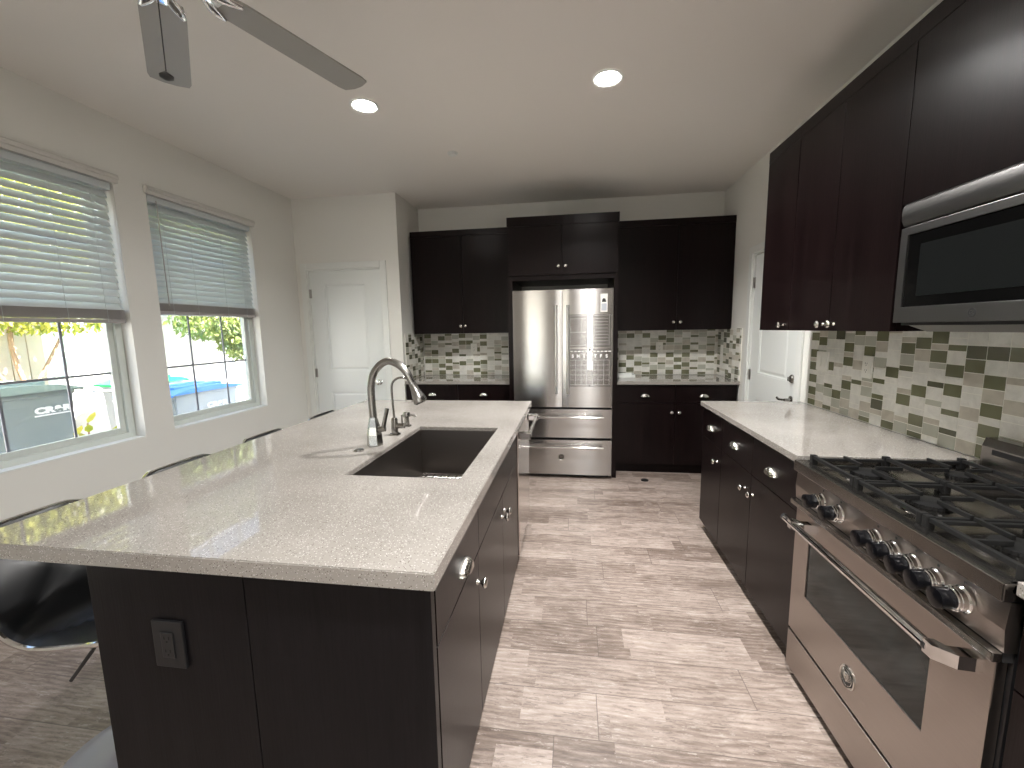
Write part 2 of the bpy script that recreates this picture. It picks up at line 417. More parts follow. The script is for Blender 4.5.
# baseboards
bm = bmesh.new(); bx(bm, xL, xL + .014, yR, yP, 0, .105, .003); struct('baseboard_left', bm, M['trim'])
bm = bmesh.new(); bx(bm, xL + .014, D1[0] - .07, yP - .014, yP, 0, .105, .003); bx(bm, D1[1] + .07, xP, yP - .014, yP, 0, .105, .003); struct('baseboard_pantry', bm, M['trim'])
bm = bmesh.new(); bx(bm, xR - .014, xR, yR, -.62, 0, .105, .003); struct('baseboard_right', bm, M['trim'])

# ------------------------------------------------------------------ windows
def window(n, y0, y1):
    e = thing('window_%d' % n, None, None, (xL - TH, (y0 + y1) / 2, wz0), kind='structure')
    W = (y1 - y0) / 2; H = wz1 - wz0
    # frame (local: x toward the room)
    bm = bmesh.new(); f = .045
    bx(bm, 0, .085, -W, -W + f, 0, H, .003); bx(bm, 0, .085, W - f, W, 0, H, .003)
    bx(bm, 0, .085, -W + f, W - f, 0, f, .003); bx(bm, 0, .085, -W + f, W - f, H - f, H, .003)
    link('window_frame', bm, M['vinyl'], e)
    bm = bmesh.new(); s = .035; g0 = f + .002
    zt = H * .51
    for (a, b, x0, x1) in ((f, zt + .03, .042, .068), (zt, H - f, .012, .038)):
        bx(bm, x0, x1, -W + f, -W + f + s, a, b, .002); bx(bm, x0, x1, W - f - s, W - f, a, b, .002)
        bx(bm, x0, x1, -W + f + s, W - f - s, a, a + s, .002); bx(bm, x0, x1, -W + f + s, W - f - s, b - s, b, .002)
    link('sash', bm, M['vinyl'], e)
    bm = bmesh.new(); bx(bm, .053, .057, -W + f + s, W - f - s, f + s, zt, 0); bx(bm, .023, .027, -W + f + s, W - f - s, zt + s, H - f - s, 0)
    link('pane', bm, M['glass'], e)
    bm = bmesh.new()
    for k in (-1, 1): 
        bx(bm, .046, .0525, k * .153 - .0065, k * .153 + .0065, f + s, zt); bx(bm, .0165, .0225, k * .153 - .0065, k * .153 + .0065, zt + s, H - f - s)
    zm = 1.19 - wz0
    bx(bm, .0455, .053, -W + f + s, W - f - s, zm - .007, zm + .007); bx(bm, .016, .023, -W + f + s, W - f - s, zt + .41, zt + .424)
    link('muntin', bm, M['muntin'], e)
    bm = bmesh.new(); bx(bm, .085, TH - .001, -W + .001, W - .001, .0, .010, .002); link('window_sill', bm, M['trim'], e)
    return e
window(1, *WIN[0]); window(2, *WIN[1])

# blinds: inside-mounted, half lowered, with a moulded valance in front
def blind(y0, y1, zrail, label, wand):
    e = thing('window_blind', label, 'window blind', (xL, (y0 + y1) / 2, wz1), group=None)
    W = (y1 - y0) / 2
    bm = bmesh.new()
    prof = [(.002, -.004), (.020, -.004), (.022, .004), (.024, .016), (.031, .022), (.032, .036), (.028, .041), (.028, .048), (.002, .048)]
    bm2 = prism(bm, prof, 'y', -W - .015, W + .015)
    link('valance', bm, M['valance'], e)
    bm = bmesh.new(); bx(bm, -.06, -.006, -W + .012, W - .012, -.045, -.003, .002); link('head_rail', bm, M['blind'], e)
    zt = -.055; zb = zrail[1] - wz1 + .005
    n = 17; st = (zt - zb) / (n - .3)
    a = math.radians(58); cx = -.045
    proto = None
    for k in range(n):
        z = zt - (k + .35) * st
        if proto is None:
            bm = bmesh.new(); hw = .026; pts = []
            for q in range(7):
                u = -hw + 2 * hw * q / 6; h = .0035 * (1 - (u / hw) ** 2)
                pts.append((u * math.cos(a) + h * math.sin(a), -u * math.sin(a) + h * math.cos(a)))
            lo = [(p[0] - .0022 * math.sin(a), p[1] - .0022 * math.cos(a)) for p in reversed(pts)]
            prism(bm, pts + lo, 'y', -W + .018, W - .018)
            proto = link('slat', bm, M['blind'], e); s = proto
        else:
            s = proto.copy(); COL.objects.link(s); s.parent = e
        s.location = (cx, 0, z)
    # gathered slats and bottom rail
    bm = bmesh.new(); z0 = zrail[0] - wz1
    for k in range(14):
        zz = zb - .006 - k * .0042
        if zz < z0 + .022: break
        bx(bm, cx - .025, cx + .025, -W + .014, W - .014, zz - .0022, zz, 0)
    link('slat_stack', bm, M['blind_rail_shaded'], e)
    bm = bmesh.new(); bx(bm, cx - .027, cx + .027, -W + .014, W - .014, z0, z0 + .022, .004); link('bottom_rail', bm, M['blind_rail_shaded'], e)
    for yy in (-W + .12, -W * .30, W * .30, W - .12):
        bm = bmesh.new(); tube(bm, [(cx + .022, yy, -.04), (cx + .022, yy, zb)], .0014, 5); tube(bm, [(cx + .022, yy, zb), (cx + .029, yy, zb - .01), (cx + .029, yy, z0 + .004)], .0014, 5)
        link('ladder_cord', bm, M['blind'], e)
    if wand:
        bm = bmesh.new(); tube(bm, [(-.004, -W + .07, -.03), (-.002, -W + .075, z0 + .05)], .0035, 8); link('tilt_wand', bm, M['blind_rail_shaded'], e)
    return e
blind(*WIN[0], (1.507, 1.590), 'white slatted blind on the window nearer the camera, cut by the left frame edge', False)
blind(*WIN[1], (1.572, 1.650), 'white slatted blind with a hanging tilt wand, on the window nearer the pantry door', True)

# ------------------------------------------------------------------ doors
def panel_door(name, loc, rot, w, h, swing_knob, lever=False):
    """local: x across, face toward -y"""
    e = thing(name, None, None, loc, rot, kind='structure')
    bm = bmesh.new(); c = .063
    for a, b in ((-c, 0), (w, w + c)): bx(bm, a, b, -.016, 0, 0, h + c, .004); 
    bx(bm, 0, w, -.016, 0, h, h + c, .004)
    bx(bm, -.0, .012, 0, .10, 0, h); bx(bm, w - .012, w, 0, .10, 0, h); bx(bm, 0.012, w - .012, 0, .10, h - .012, h)
    link('door_casing', bm, M['trim'], e)
    # leaf with two recessed panels
    x0, x1 = .015, w - .015; z0, z1 = .008, h - .015
    sx = .150; rails = [(z0, z0 + .20), (.805, 1.018), (z1 - .118, z1)]
    bm = bmesh.new(); y0, y1 = .012, .046
    bx(bm, x0, x0 + sx, y0, y1, z0, z1); bx(bm, x1 - sx, x1, y0, y1, z0, z1)
    for a, b in rails: bx(bm, x0 + sx, x1 - sx, y0, y1, a, b)
    for a, b in ((rails[0][1], rails[1][0]), (rails[1][1], rails[2][0])):
        bx(bm, x0 + sx, x1 - sx, y0 + .012, y1 - .004, a, b)
        # raised field with sloped edge
        X0, X1 = x0 + sx, x1 - sx
        for ins, yy0, yy1 in ((.0, .0005, .0065),):
            prismp = [(X0, a), (X1, a), (X1, b), (X0, b)]
        lo = [bm.verts.new(v) for v in ((X0 + .022, y0 + .012, a + .022), (X1 - .022, y0 + .012, a + .022), (X1 - .022, y0 + .012, b - .022), (X0 + .022, y0 + .012, b - .022))]
        hi = [bm.verts.new(v) for v in ((X0 + .042, y0 + .005, a + .042), (X1 - .042, y0 + .005, a + .042), (X1 - .042, y0 + .005, b - .042), (X0 + .042, y0 + .005, b - .042))]
        for k in range(4): bm.faces.new((lo[k], lo[(k + 1) % 4], hi[(k + 1) % 4], hi[k]))
        bm.faces.new(hi)
        # moulding lip
        for (p, q, r_, s_) in ((X0, X0 + .012, a, b), (X1 - .012, X1, a, b)): bx(bm, p, q, y0 + .003, y0 + .013, r_, s_)
        bx(bm, X0, X1, y0 + .003, y0 + .013, a, a + .012); bx(bm, X0, X1, y0 + .003, y0 + .013, b - .012, b)
    link('door_leaf', bm, M['door'], e)
    hs = 1 if swing_knob == 'left' else -1
    hx = x1 if swing_knob == 'left' else x0
    for z in (.25, 1.0, h - .24):
        bm = bmesh.new(); lathe(bm, [(.006, -.045), (.006, .045)], 10, Matrix.Translation((hx + .004 * hs, .004, z))); bx(bm, hx - .016, hx + .016, .010, .0125, z - .045, z + .045)
        link('hinge', bm, M['hinge'], e)
    kx = x0 + .062 if swing_knob == 'left' else x1 - .062
    bm = bmesh.new(); rot90 = Matrix.Rotation(PI / 2, 4, 'X')
    if lever:
        lathe(bm, [(.028, 0), (.028, .006), (.012, .010), (.010, .045)], 20, Matrix.Translation((kx, .012, .895)) @ rot90)
        d = 1 if swing_knob == 'left' else -1
        tube(bm, spline([(kx, -.035, .895), (kx + d * .03, -.037, .892), (kx + d * .075, -.036, .888), (kx + d * .105, -.034, .896)], 5), .008, 10)
        link('lever_handle', bm, M['nickel_d'], e, True)
        bm = bmesh.new(); lathe(bm, [(.030, 0), (.030, .008), (.022, .016)], 20, Matrix.Translation((kx, .012, 1.045)) @ rot90)
        bx(bm, kx - .004, kx + .004, -.020, -.004, 1.03, 1.06, .002)
        link('deadbolt_turn', bm, M['nickel_d'], e, True)
    else:
        lathe(bm, [(.030, 0), (.030, .006), (.011, .012), (.010, .030), (.022, .040), (.028, .052), (.026, .063), (.012, .068)], 24, Matrix.Translation((kx, .012, .905)) @ rot90)
        link('door_knob', bm, M['chrome'], e, True)
    return e
panel_door('door_1', (D1[0], yP, 0), 0, D1[1] - D1[0], D1[2], 'right')
# door_2 faces -X : local x runs toward the camera
panel_door('door_2', (xR, D2[1], 0), -PI / 2, D2[1] - D2[0], D2[2], 'right', True)

# ------------------------------------------------------------------ cabinets
def knob(parent, x, z, y=-.0205, k=1.0):
    bm = bmesh.new(); lathe(bm, [(.009 * k, 0), (.009 * k, .002), (.0055 * k, .005), (.0055 * k, .016), (.011 * k, .020), (.0165 * k, .024), (.0168 * k, .029), (.012 * k, .0335), (.004 * k, .035)], 18, Matrix.Translation((x, y, z)) @ Matrix.Rotation(PI / 2, 4, 'X'))
    return link('knob', bm, M['nickel'], parent, True, 60)
def cup_pull(parent, x, z, y=-.0205):
    """scalloped half-dome cup pull, open underneath"""
    bm = bmesh.new(); W, H, D = .044, .032, .028; nu, nv = 28, 8
    grid = []
    for i in range(nu + 1):
        th = PI * i / nu                      # left to right over the top
        rib = 1 + .035 * math.cos(th * 18)
        col = []
        for j in range(nv + 1):
            ph = (PI / 2) * j / nv
            cx = -W * math.cos(th) * (math.cos(ph) ** .6 if j < nv else 0) * rib
            cz = H * math.sin(th) * (math.cos(ph) ** .7 if j < nv else 0) * rib
            cy = -D * math.sin(ph) ** .8
            col.append(bm.verts.new((x + cx, y + cy, z - .010 + cz)))
        grid.append(col)
    for i in range(nu):
        for j in range(nv): bm.faces.new((grid[i][j], grid[i + 1][j], grid[i + 1][j + 1], grid[i][j + 1]))
    tube(bm, [(x - .046, y - .002, z - .010), (x + .046, y - .002, z - .010)], .003, 8)
    bmesh.ops.remove_doubles(bm, verts=bm.verts, dist=.0003)
    bmesh.ops.solidify(bm, geom=bm.faces[:], thickness=.0012)
    return link('cup_pull', bm, M['nickel'], parent, True, 70)
def cabinet(name, label, loc, rot, w, depth, z0, z1, doors=(), drawers=(), toe=0, mt=None, cat='cabinet', rail=None):
    e = thing(name, label, cat, loc, rot); mt = mt or M['cab']
    bm = bmesh.new()
    bx(bm, 0, w, 0, depth, z0 + toe, z1)
    if toe: bx(bm, 0.001, w - .001, .055, depth, z0, z0 + toe)
    if rail: bx(bm, 0, w, -.020, 0, rail[0], rail[1])
    link('carcass', bm, mt, e)
    for (x0, x1, a, b, kb) in doors:
        bm = bmesh.new(); bx(bm, x0 + .0015, x1 - .0015, -.020, -.0005, a, b, .0012); d = link('door', bm, mt, e)
        if kb: knob(d, kb[0], kb[1])
    for (x0, x1, a, b, pl) in drawers:
        bm = bmesh.new(); bx(bm, x0 + .0015, x1 - .0015, -.020, -.0005, a, b, .0012); d = link('drawer_front', bm, mt, e)
        if pl: cup_pull(d, pl[0], pl[1])
    return e
yU = 4.354; zU, zUb = 2.446, 1.390
cabinet('wall_cabinet', 'dark espresso two-door wall cabinet left of the fridge, above the short left backsplash', (xP + .027, yU, 0), 0, 1.082, yB - yU - .001, zUb, zU,
        doors=[(0, .548, zUb, 2.384, (.525, 1.468)), (.548, 1.082, zUb, 2.384, (.575, 1.468))], rail=(2.386, zU))
x0 = .410
cabinet('wall_cabinet', 'dark espresso two-door wall cabinet right of the fridge, reaching the corner by the white door', (x0, yU, 0), 0, xR - .004 - x0, yB - yU - .001, zUb, zU,
        doors=[(0, 1.005 - x0, zUb, 2.384, (.972 - x0, 1.468)), (1.005 - x0, 1.1035, zUb, 2.384, (1.036 - x0, 1.468))], rail=(2.386, zU))
fx0, fx1 = -.603, .409; yF = 3.967
e = cabinet('fridge_surround_cabinet', 'tall dark espresso surround framing the fridge, with a raised two-door cabinet on top', (fx0, yF, 0), 0, fx1 - fx0, yB - yF - .001, 1.885, 2.437,
        doors=[(.014, .505, 1.915, 2.352, (.474, 1.987)), (.505, .998, 1.915, 2.352, (.538, 1.987))], rail=(2.354, 2.437))
for a, b in ((0, .045), (.972, 1.012)):
    box('side_panel', a, b, -.020, yB - yF - .001, 0, 1.8845, M['cab'], e)
box('rail', .0455, .9715, -.018, .0, 1.868, 1.8845, M['cab'], e)

# back base cabinets
yBb = 4.098
cabinet('base_cabinet', 'dark espresso base cabinet with two drawers over two doors, right of the fridge', (.411, yBb, 0), 0, 1.092, yB - yBb - .001, 0, .8835,
        doors=[(0, .549, .105, .700, (.514, .619)), (.549, 1.092, .105, .700, (.582, .619))],
        drawers=[(0, .549, .704, .880, (.272, .777)), (.549, 1.092, .704, .880, (.803, .777))], toe=.10)
cabinet('base_cabinet', 'dark espresso base cabinet left of the fridge, mostly hidden behind the island', (xP + .012, yBb, 0), 0, 1.095, yB - yBb - .001, 0, .8835,
        doors=[(0, .548, .105, .700, (.514, .619)), (.548, 1.095, .105, .700, (.582, .619))],
        drawers=[(0, .548, .704, .880, (.282, .777)), (.548, 1.095, .704, .880, (.815, .777))], toe=.10)
def slab(name, label, x0, x1, y0, y1, z0=.884, z1=.914, hole=None):
    bm = bmesh.new()
    if hole is None: bx(bm, x0, x1, y0, y1, z0, z1, .0025)
    else:
        hx0, hx1, hy0, hy1 = hole
        O_ = [(x0, y0), (x1, y0), (x1, y1), (x0, y1)]; I_ = [(hx0, hy0), (hx1, hy0), (hx1, hy1), (hx0, hy1)]
        ot = [bm.verts.new((x, y, z1)) for x, y in O_]; it = [bm.verts.new((x, y, z1)) for x, y in I_]
        ob = [bm.verts.new((x, y, z0)) for x, y in O_]; ib = [bm.verts.new((x, y, z0)) for x, y in I_]
        oe = []
        for k in range(4):
            q = (k + 1) % 4
            bm.faces.new((ot[k], ot[q], it[q], it[k])); bm.faces.new((ob[q], ob[k], ib[k], ib[q]))
            bm.faces.new((ob[k], ob[q], ot[q], ot[k])); bm.faces.new((it[k], it[q], ib[q], ib[k]))
        es = [e_ for e_ in bm.edges if (e_.verts[0] in ot and e_.verts[1] in ot) or (e_.verts[0] in it and e_.verts[1] in it) or any({e_.verts[0], e_.verts[1]} == {ot[k], ob[k]} for k in range(4))]
        bmesh.ops.bevel(bm, geom=es, offset=.0025, segments=2, affect='EDGES')
    return tag(link(name, bm, M['quartz'], None), label, 'countertop')
slab('countertop', 'short white speckled quartz countertop right of the fridge', .411, xR - .002, 4.055, yB - .012)
slab('countertop', 'short white speckled quartz countertop left of the fridge, behind the faucet', xP + .012, -.604, 4.055, yB - .012)

# right-hand run (faces -X): local x = distance toward the camera
xb = .911
cabinet('base_cabinet', 'narrow espresso base cabinet with one drawer, far end of the right run', (xb, 2.982, 0), -PI / 2, .372, xR - xb - .001, 0, .8835,
        doors=[(0, .372, .075, .678, (.315, .587))], drawers=[(0, .372, .682, .880, (.186, .768))], toe=.07)
cabinet('base_cabinet', 'wide dark espresso base cabinet with two drawers over two doors, beside the oven range', (xb, 2.609, 0), -PI / 2, .873, xR - xb - .001, 0, .8835,
        doors=[(0, .433, .075, .678, (.368, .587)), (.433, .873, .075, .678, (.468, .587))],
        drawers=[(0, .433, .682, .880, (.214, .768)), (.433, .873, .682, .880, (.650, .768))], toe=.07)
slab('countertop', 'long white speckled quartz countertop beside the oven range on the right', .872, xR - .012, 1.734, 2.995)
cabinet('base_cabinet', 'dark espresso base cabinet on the near side of the range, at the frame edge', (xb, .903, 0), -PI / 2, 1.4, xR - xb - .001, 0, .8835,
        doors=[(0, .45, .075, .678, None), (.45, .93, .075, .678, None), (.93, 1.4, .075, .678, None)], drawers=[(0, .45, .682, .880, None), (.45, .93, .682, .880, None), (.93, 1.4, .682, .880, None)], toe=.07)
slab('countertop', 'corner of white speckled countertop on the near side of the range', .872, xR - .012, -.53, .904)
xu = 1.1825; zr1 = 2.437
cabinet('wall_cabinet', 'narrow single-door dark wall cabinet, farthest of the row above the right backsplash', (xu, 2.848, 0), -PI / 2, .357, xR - xu - .001, 1.393, zr1,
        doors=[(0, .357, 1.393, 2.375, (.300, 1.424))], rail=(2.377, zr1))
cabinet('wall_cabinet', 'two-door dark espresso wall cabinet directly left of the microwave', (xu, 2.490, 0), -PI / 2, .744, xR - xu - .001, 1.393, zr1,
        doors=[(0, .363, 1.393, 2.375, (.318, 1.424)), (.363, .744, 1.393, 2.375, (.402, 1.424))], rail=(2.377, zr1))
cabinet('wall_cabinet', 'dark espresso wall cabinet above the microwave with a bright lamp glare', (xu, 1.745, 0), -PI / 2, .93, xR - xu - .001, 1.838, zr1,
        doors=[(0, .93, 1.838, 2.375, None)], rail=(2.377, zr1))
cabinet('wall_cabinet', 'dark espresso wall cabinet nearer than the microwave, beyond the frame edge', (xu, .814, 0), -PI / 2, .9, xR - xu - .001, 1.393, zr1,
        doors=[(0, .45, 1.393, 2.375, (.42, 1.424)), (.45, .9, 1.393, 2.375, (.48, 1.424))], rail=(2.377, zr1))

# ------------------------------------------------------------------ mosaic backsplash
def mosaic(name, label, length, z0, z1, loc, rot, seed, dark=.0):
    rnd = random.Random(seed); pitch = .0822; g = .0016; u = .0262
    bm = bmesh.new(); bx(bm, 0, length, .0009, .0075, z0, z1, 0, 5)
    n = int(math.ceil(length / pitch)); prevg = set()
    for c in range(n):
        xa = c * pitch; xb_ = min(length, xa + pitch)
        z = z0 - rnd.choice((0, 1, 0, 1, .5)) * u; last = -1; cur = set()
        lastsize = 0
        while z < z1 - .003:
            s = 2 if (lastsize != 2 or rnd.random() < .5) else 1
            if lastsize == 1 and rnd.random() < .08: s = 1
            lastsize = s
            zt = z + u * s; a = max(z, z0); b = min(zt, z1)
            key = round((z - z0) / u)
            r = rnd.random(); nearg = any(abs(key - q) < 1.5 for q in prevg)
            pg = .12 if nearg else .50
            if last in (1,): pg = .22
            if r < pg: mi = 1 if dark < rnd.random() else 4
            else: mi = rnd.choice((0, 0, 0, 2, 2, 3, 3))
            if mi == last and mi != 0: mi = 0
            if mi in (1, 4): cur.add(key)
            last = mi
            if b - a > .006: bx(bm, xa + g, xb_ - g, 0, .0020, a + g, b - g, 0, mi)
            z = zt
        prevg = cur
    o = link(name, bm, [M['t_marble'], M['t_green'], M['t_sage'], M['t_beige'], M['t_dgreen'], M['grout']], None)
    o.location = loc; o.rotation_euler = (0, 0, rot)
    return tag(o, label, 'tile backsplash')
yt = yB - .0085
mosaic('tile_backsplash', 'green and white mosaic backsplash on the back wall right of the fridge', xR - .412 - .002, .915, 1.389, (.412, yt, 0), 0, 3)
mosaic('tile_backsplash', 'green and white mosaic backsplash on the back wall left of the fridge', 1.098, .915, 1.389, (xP + .011, yt, 0), 0, 11)
mosaic('tile_backsplash', 'narrow strip of mosaic tile on the pantry side wall behind the faucet', .515, .915, 1.398, (xP + .0085, 4.13, 0), PI / 2, 21, .8)
mosaic('tile_backsplash', 'narrow strip of mosaic tile on the right wall between the corner and the white door', .615, .915, 1.398, (xR - .0085, yt - .002, 0), -PI / 2, 24, .5)
mosaic('tile_backsplash', 'long green and white mosaic backsplash behind the oven range and right countertop', 3.4, .915, 1.392, (xR - .0085, 2.925, 0), -PI / 2, 5, .15)

# ------------------------------------------------------------------ island
ix0, ix1, iy0, iy1 = -1.541, -.291, .793, 2.944
slab('island_countertop', 'large white speckled quartz island top with the sink cut into it', ix0, ix1, iy0, iy1, .874, .914, hole=(-.815, -.388, 1.356, 2.112))
e = thing('kitchen_island', 'dark espresso kitchen island base with black power outlet side facing the camera', 'island', (-.336, .866, 0), PI / 2)
# local: x = world y - .866 ; local y = -(world x + .336)
bm = bmesh.new()
zt = .8735
bx(bm, 0, .449, 0, .874, .075, zt); bx(bm, .449, 1.43, 0, .874, .075, .60)                          # near unit and sink base (open above for the bowl)
bx(bm, .449, 1.43, 0, .02, .60, zt); bx(bm, .449, 1.43, .60, .874, .60, zt)
bx(bm, 2.035, 2.055, 0, .874, 0, zt); bx(bm, 1.43, 2.035, .60, .874, 0, zt); bx(bm, 0, 1.43, .05, .874, 0, .075)
link('carcass', bm, M['cab'], e)
bm = bmesh.new(); bx(bm, -.046, -.022, -.026, .4345, 0, zt, .0015); link('end_panel', bm, M['cab_end'], e)
bm = bmesh.new(); bx(bm, -.046, -.022, .4375, .8765, 0, zt, .0015); link('end_panel', bm, M['cab_end'], e)
bm = bmesh.new(); bx(bm, -.0215, -.001, -.004, .874, 0, zt); link('side_filler', bm, M['gap'], e)
bm = bmesh.new(); bx(bm, -.021, 2.055, .8745, .890, 0, zt, .001); link('back_panel', bm, M['cab_end'], e)
for (a, b, kx) in ((0, .430, .402), (.430, .925, .893), (.925, 1.4285, .960)):
    bm = bmesh.new(); bx(bm, a + .0015, b - .0015, -.020, -.0005, .078, .678, .0012); d = link('door', bm, M['cab'], e); knob(d, kx, .590, k=1.05)
bm = bmesh.new(); bx(bm, .0015, .447, -.020, -.0005, .682, .868, .0012); d = link('drawer_front', bm, M['cab'], e); cup_pull(d, .238, .745)
bm = bmesh.new(); bx(bm, .450, 1.427, -.020, -.0005, .682, .868, .0012); d = link('drawer_front', bm, M['cab'], e)

# outlet on island end
def outlet(name, label, loc, rot, mt_plate, mt_face, w=.072, h=.115, gang=1, kind='outlet'):
    o = thing(name, label, 'switch' if kind == 'switch' else 'outlet', loc, rot)
    bm = bmesh.new(); bx(bm, -w * gang / 2 * (.82 if gang > 1 else 1), w * gang / 2 * (.82 if gang > 1 else 1), -.0085, -.0005, -h / 2, h / 2, .002); link('cover_plate', bm, mt_plate, o)
    for g in range(gang):
        cx = (g - (gang - 1) / 2) * .046
        if kind == 'switch':
            bm = bmesh.new(); bx(bm, cx - .0165, cx + .0165, -.0125, -.0086, -.033, .033, .002); link('rocker', bm, mt_face, o)
        else:
            bm = bmesh.new(); bx(bm, cx - .0175, cx + .0175, -.0115, -.0086, -.034, .034, .002); f = link('receptacle', bm, mt_face, o)
            bm = bmesh.new()
            for zz in (-.019, .016):
                bx(bm, cx - .0075, cx - .0055, -.0121, -.0116, zz, zz + .008); bx(bm, cx + .0055, cx + .0075, -.0121, -.0116, zz, zz + .008)
                lathe(bm, [(.0025, 0), (.0025, .0006)], 10, Matrix.Translation((cx, -.0115, zz - .006)) @ Matrix.Rotation(PI / 2, 4, 'X'))
            link('slots', bm, M['gap'], f)
    return o
M['plate_dark'] = mat('outlet_bronze_black', (.008, .008, .009), .4)
outlet('wall_outlet', 'black power outlet on the end panel of the island', (-.990, .8195, .665), 0, M['plate_dark'], M['black'], .085, .125)
outlet('wall_outlet', 'white power outlet on the backsplash right of the fridge', (.918, yt, 1.204), 0, M['white_pl'], M['white_pl'])
outlet('wall_outlet', 'white power outlet on the backsplash left of the fridge, under the wall cabinet', (-1.115, yt, 1.214), 0, M['white_pl'], M['white_pl'])
outlet('wall_outlet', 'white power outlet on the right backsplash between the light switch and the microwave', (xR - .0085, 2.389, 1.20), -PI / 2, M['white_pl'], M['white_pl'])
outlet('light_switch', 'white double rocker light switch on the right backsplash near the white door', (xR - .0085, 2.784, 1.20), -PI / 2, M['white_pl'], M['white_pl'], gang=2, kind='switch')

# sink
sx0, sx1, sy0, sy1 = -.8138, -.3892, 1.3572, 2.1108
e = thing('kitchen_sink', 'rectangular dark stainless undermount sink in the island top', 'sink', ((sx0 + sx1) / 2, (sy0 + sy1) / 2, .897))
hw, hl, dz, t_ = (sx1 - sx0) / 2, (sy1 - sy0) / 2, .252, .004
bm = bmesh.new()
def ring(w_, l_, z): return [bm.verts.new((a * w_, b * l_, z)) for a, b in ((-1, -1), (1, -1), (1, 1), (-1, 1))]
r0 = ring(hw, hl, -.0005); r1 = ring(hw - .002, hl - .002, -dz + .012); r2 = ring(hw - .014, hl - .014, -dz)
for A, B in ((r0, r1), (r1, r2)):
    for k in range(4): bm.faces.new((A[k], B[k], B[(k + 1) % 4], A[(k + 1) % 4]))
bm.faces.new(r2)
bmesh.ops.recalc_face_normals(bm, faces=bm.faces[:]); bmesh.ops.solidify(bm, geom=bm.faces[:], thickness=.002)
link('basin', bm, M['steel_s'], e)
bm = bmesh.new(); lathe(bm, [(.055, 0), (.055, .002), (.040, .003), (.036, -.0), (.012, .001)], 28, Matrix.Translation((-.02, .10, -dz + .003))); link('drain', bm, M['nickel_d'], e, True)
bm = bmesh.new(); zz = -dz + .022
for k in range(9):
    x = -hw + .05 + k * (2 * hw - .10) / 8; tube(bm, [(x, -hl + .04, zz), (x, hl - .04, zz)], .0028, 6)
for k in range(4):
    y = -hl + .08 + k * (2 * hl - .16) / 3; tube(bm, [(-hw + .03, y, zz - .005), (hw - .03, y, zz - .005)], .0028, 6)
lp = [(-hw + .03, -hl + .04, zz), (hw - .03, -hl + .04, zz), (hw - .03, hl - .04, zz), (-hw + .03, hl - .04, zz)]
tube(bm, lp, .0035, 6, closed=True)
for a in (-1, 1):
    for b in (-1, 1): tube(bm, [(a * (hw - .05), b * (hl - .07), -dz + .003), (a * (hw - .05), b * (hl - .07), zz)], .006, 8)
link('bottom_grid', bm, M['nickel_d'], e)

# main faucet
e = thing('kitchen_faucet', 'tall brushed nickel gooseneck pull-down faucet with faceted base beside the sink', 'faucet', (-.889, 1.742, .914))
bm = bmesh.new(); prof = [(.036, 0), (.036, .004), (.0335, .05), (.028, .085), (.0195, .118), (.0165, .132)]
lathe(bm, prof, 6, Matrix.Rotation(math.radians(12), 4, 'Z')); link('faucet_body', bm, M['nickel_d'], e)
arc = spline([(0, 0, .125), (-.003, 0, .20), (-.001, 0, .275), (.022, 0, .340), (.075, 0, .380), (.128, 0, .368), (.168, 0, .330), (.190, 0, .285)], 7)
bm = bmesh.new(); tube(bm, arc, [.0165] * (len(arc) - 8) + [.0165 - .0003 * k for k in range(8)], 18); link('gooseneck', bm, M['nickel_d'], e, True)
bm = bmesh.new(); d = Vector((.034, 0, -.079)).normalized()
p0 = Vector((.190, 0, .285))
tube(bm, [p0, p0 + d * .012, p0 + d * .03, p0 + d * .065, p0 + d * .088, p0 + d * .094], [.0155, .0165, .0185, .027, .031, .029], 18); link('spray_head', bm, M['nickel_d'], e, True)
bm = bmesh.new(); tube(bm, [p0 + d * .094, p0 + d * .097], [.025, .024], 18); link('spray_face', bm, M['black'], e)
bm = bmesh.new(); tube(bm, [(.018, .0, .072), (.052, 0, .078)], [.014, .014], 14); tube(bm, [(.046, 0, .084), (.055, 0, .12), (.068, 0, .168)], [.010, .0085, .0095], 10); link('lever', bm, M['nickel_d'], e, True)
# filtered-water tap
e = thing('filtered_water_tap', 'slim brushed nickel drinking water tap with thin curved spout behind the main faucet', 'faucet', (-.880, 1.94, .914))
bm = bmesh.new(); lathe(bm, [(.028, 0), (.028, .004), (.017, .008), (.017, .075), (.012, .085)], 20); link('tap_body', bm, M['nickel_d'], e, True)
bm = bmesh.new(); tube(bm, spline([(0, 0, .08), (-.004, 0, .16), (-.004, 0, .245), (.020, 0, .278), (.055, 0, .286), (.084, 0, .277), (.094, 0, .262)], 6), .0058, 10); link('spout', bm, M['nickel_d'], e, True)
bm = bmesh.new(); tube(bm, [(.012, 0, .045), (.052, 0, .045)], .014, 12); tube(bm, [(.040, 0, .05), (.040, 0, .10)], .0045, 8); link('tap_lever', bm, M['nickel_d'], e, True)
e = thing('soap_dispenser', 'short brushed nickel soap dispenser pump at the far corner of the sink', 'soap dispenser', (-.888, 2.115, .914))
bm = bmesh.new(); lathe(bm, [(.024, 0), (.024, .005), (.014, .009), (.012, .045), (.019, .052), (.019, .072), (.015, .078)], 20); link('pump_body', bm, M['nickel_d'], e, True)
bm = bmesh.new(); tube(bm, [(.0, 0, .064), (.045, 0, .060), (.052, 0, .052)], .006, 8); link('nozzle', bm, M['nickel_d'], e, True)
bm = bmesh.new(); lathe(bm, [(.022, 0), (.022, .003), (.016, .004), (.015, .008), (.006, .0085)], 24)
o = link('air_switch_button', bm, M['nickel_d'], None, True); o.location = (-.918, 1.65, .914); tag(o, 'small round nickel button set in the island top in front of the faucet', 'button')

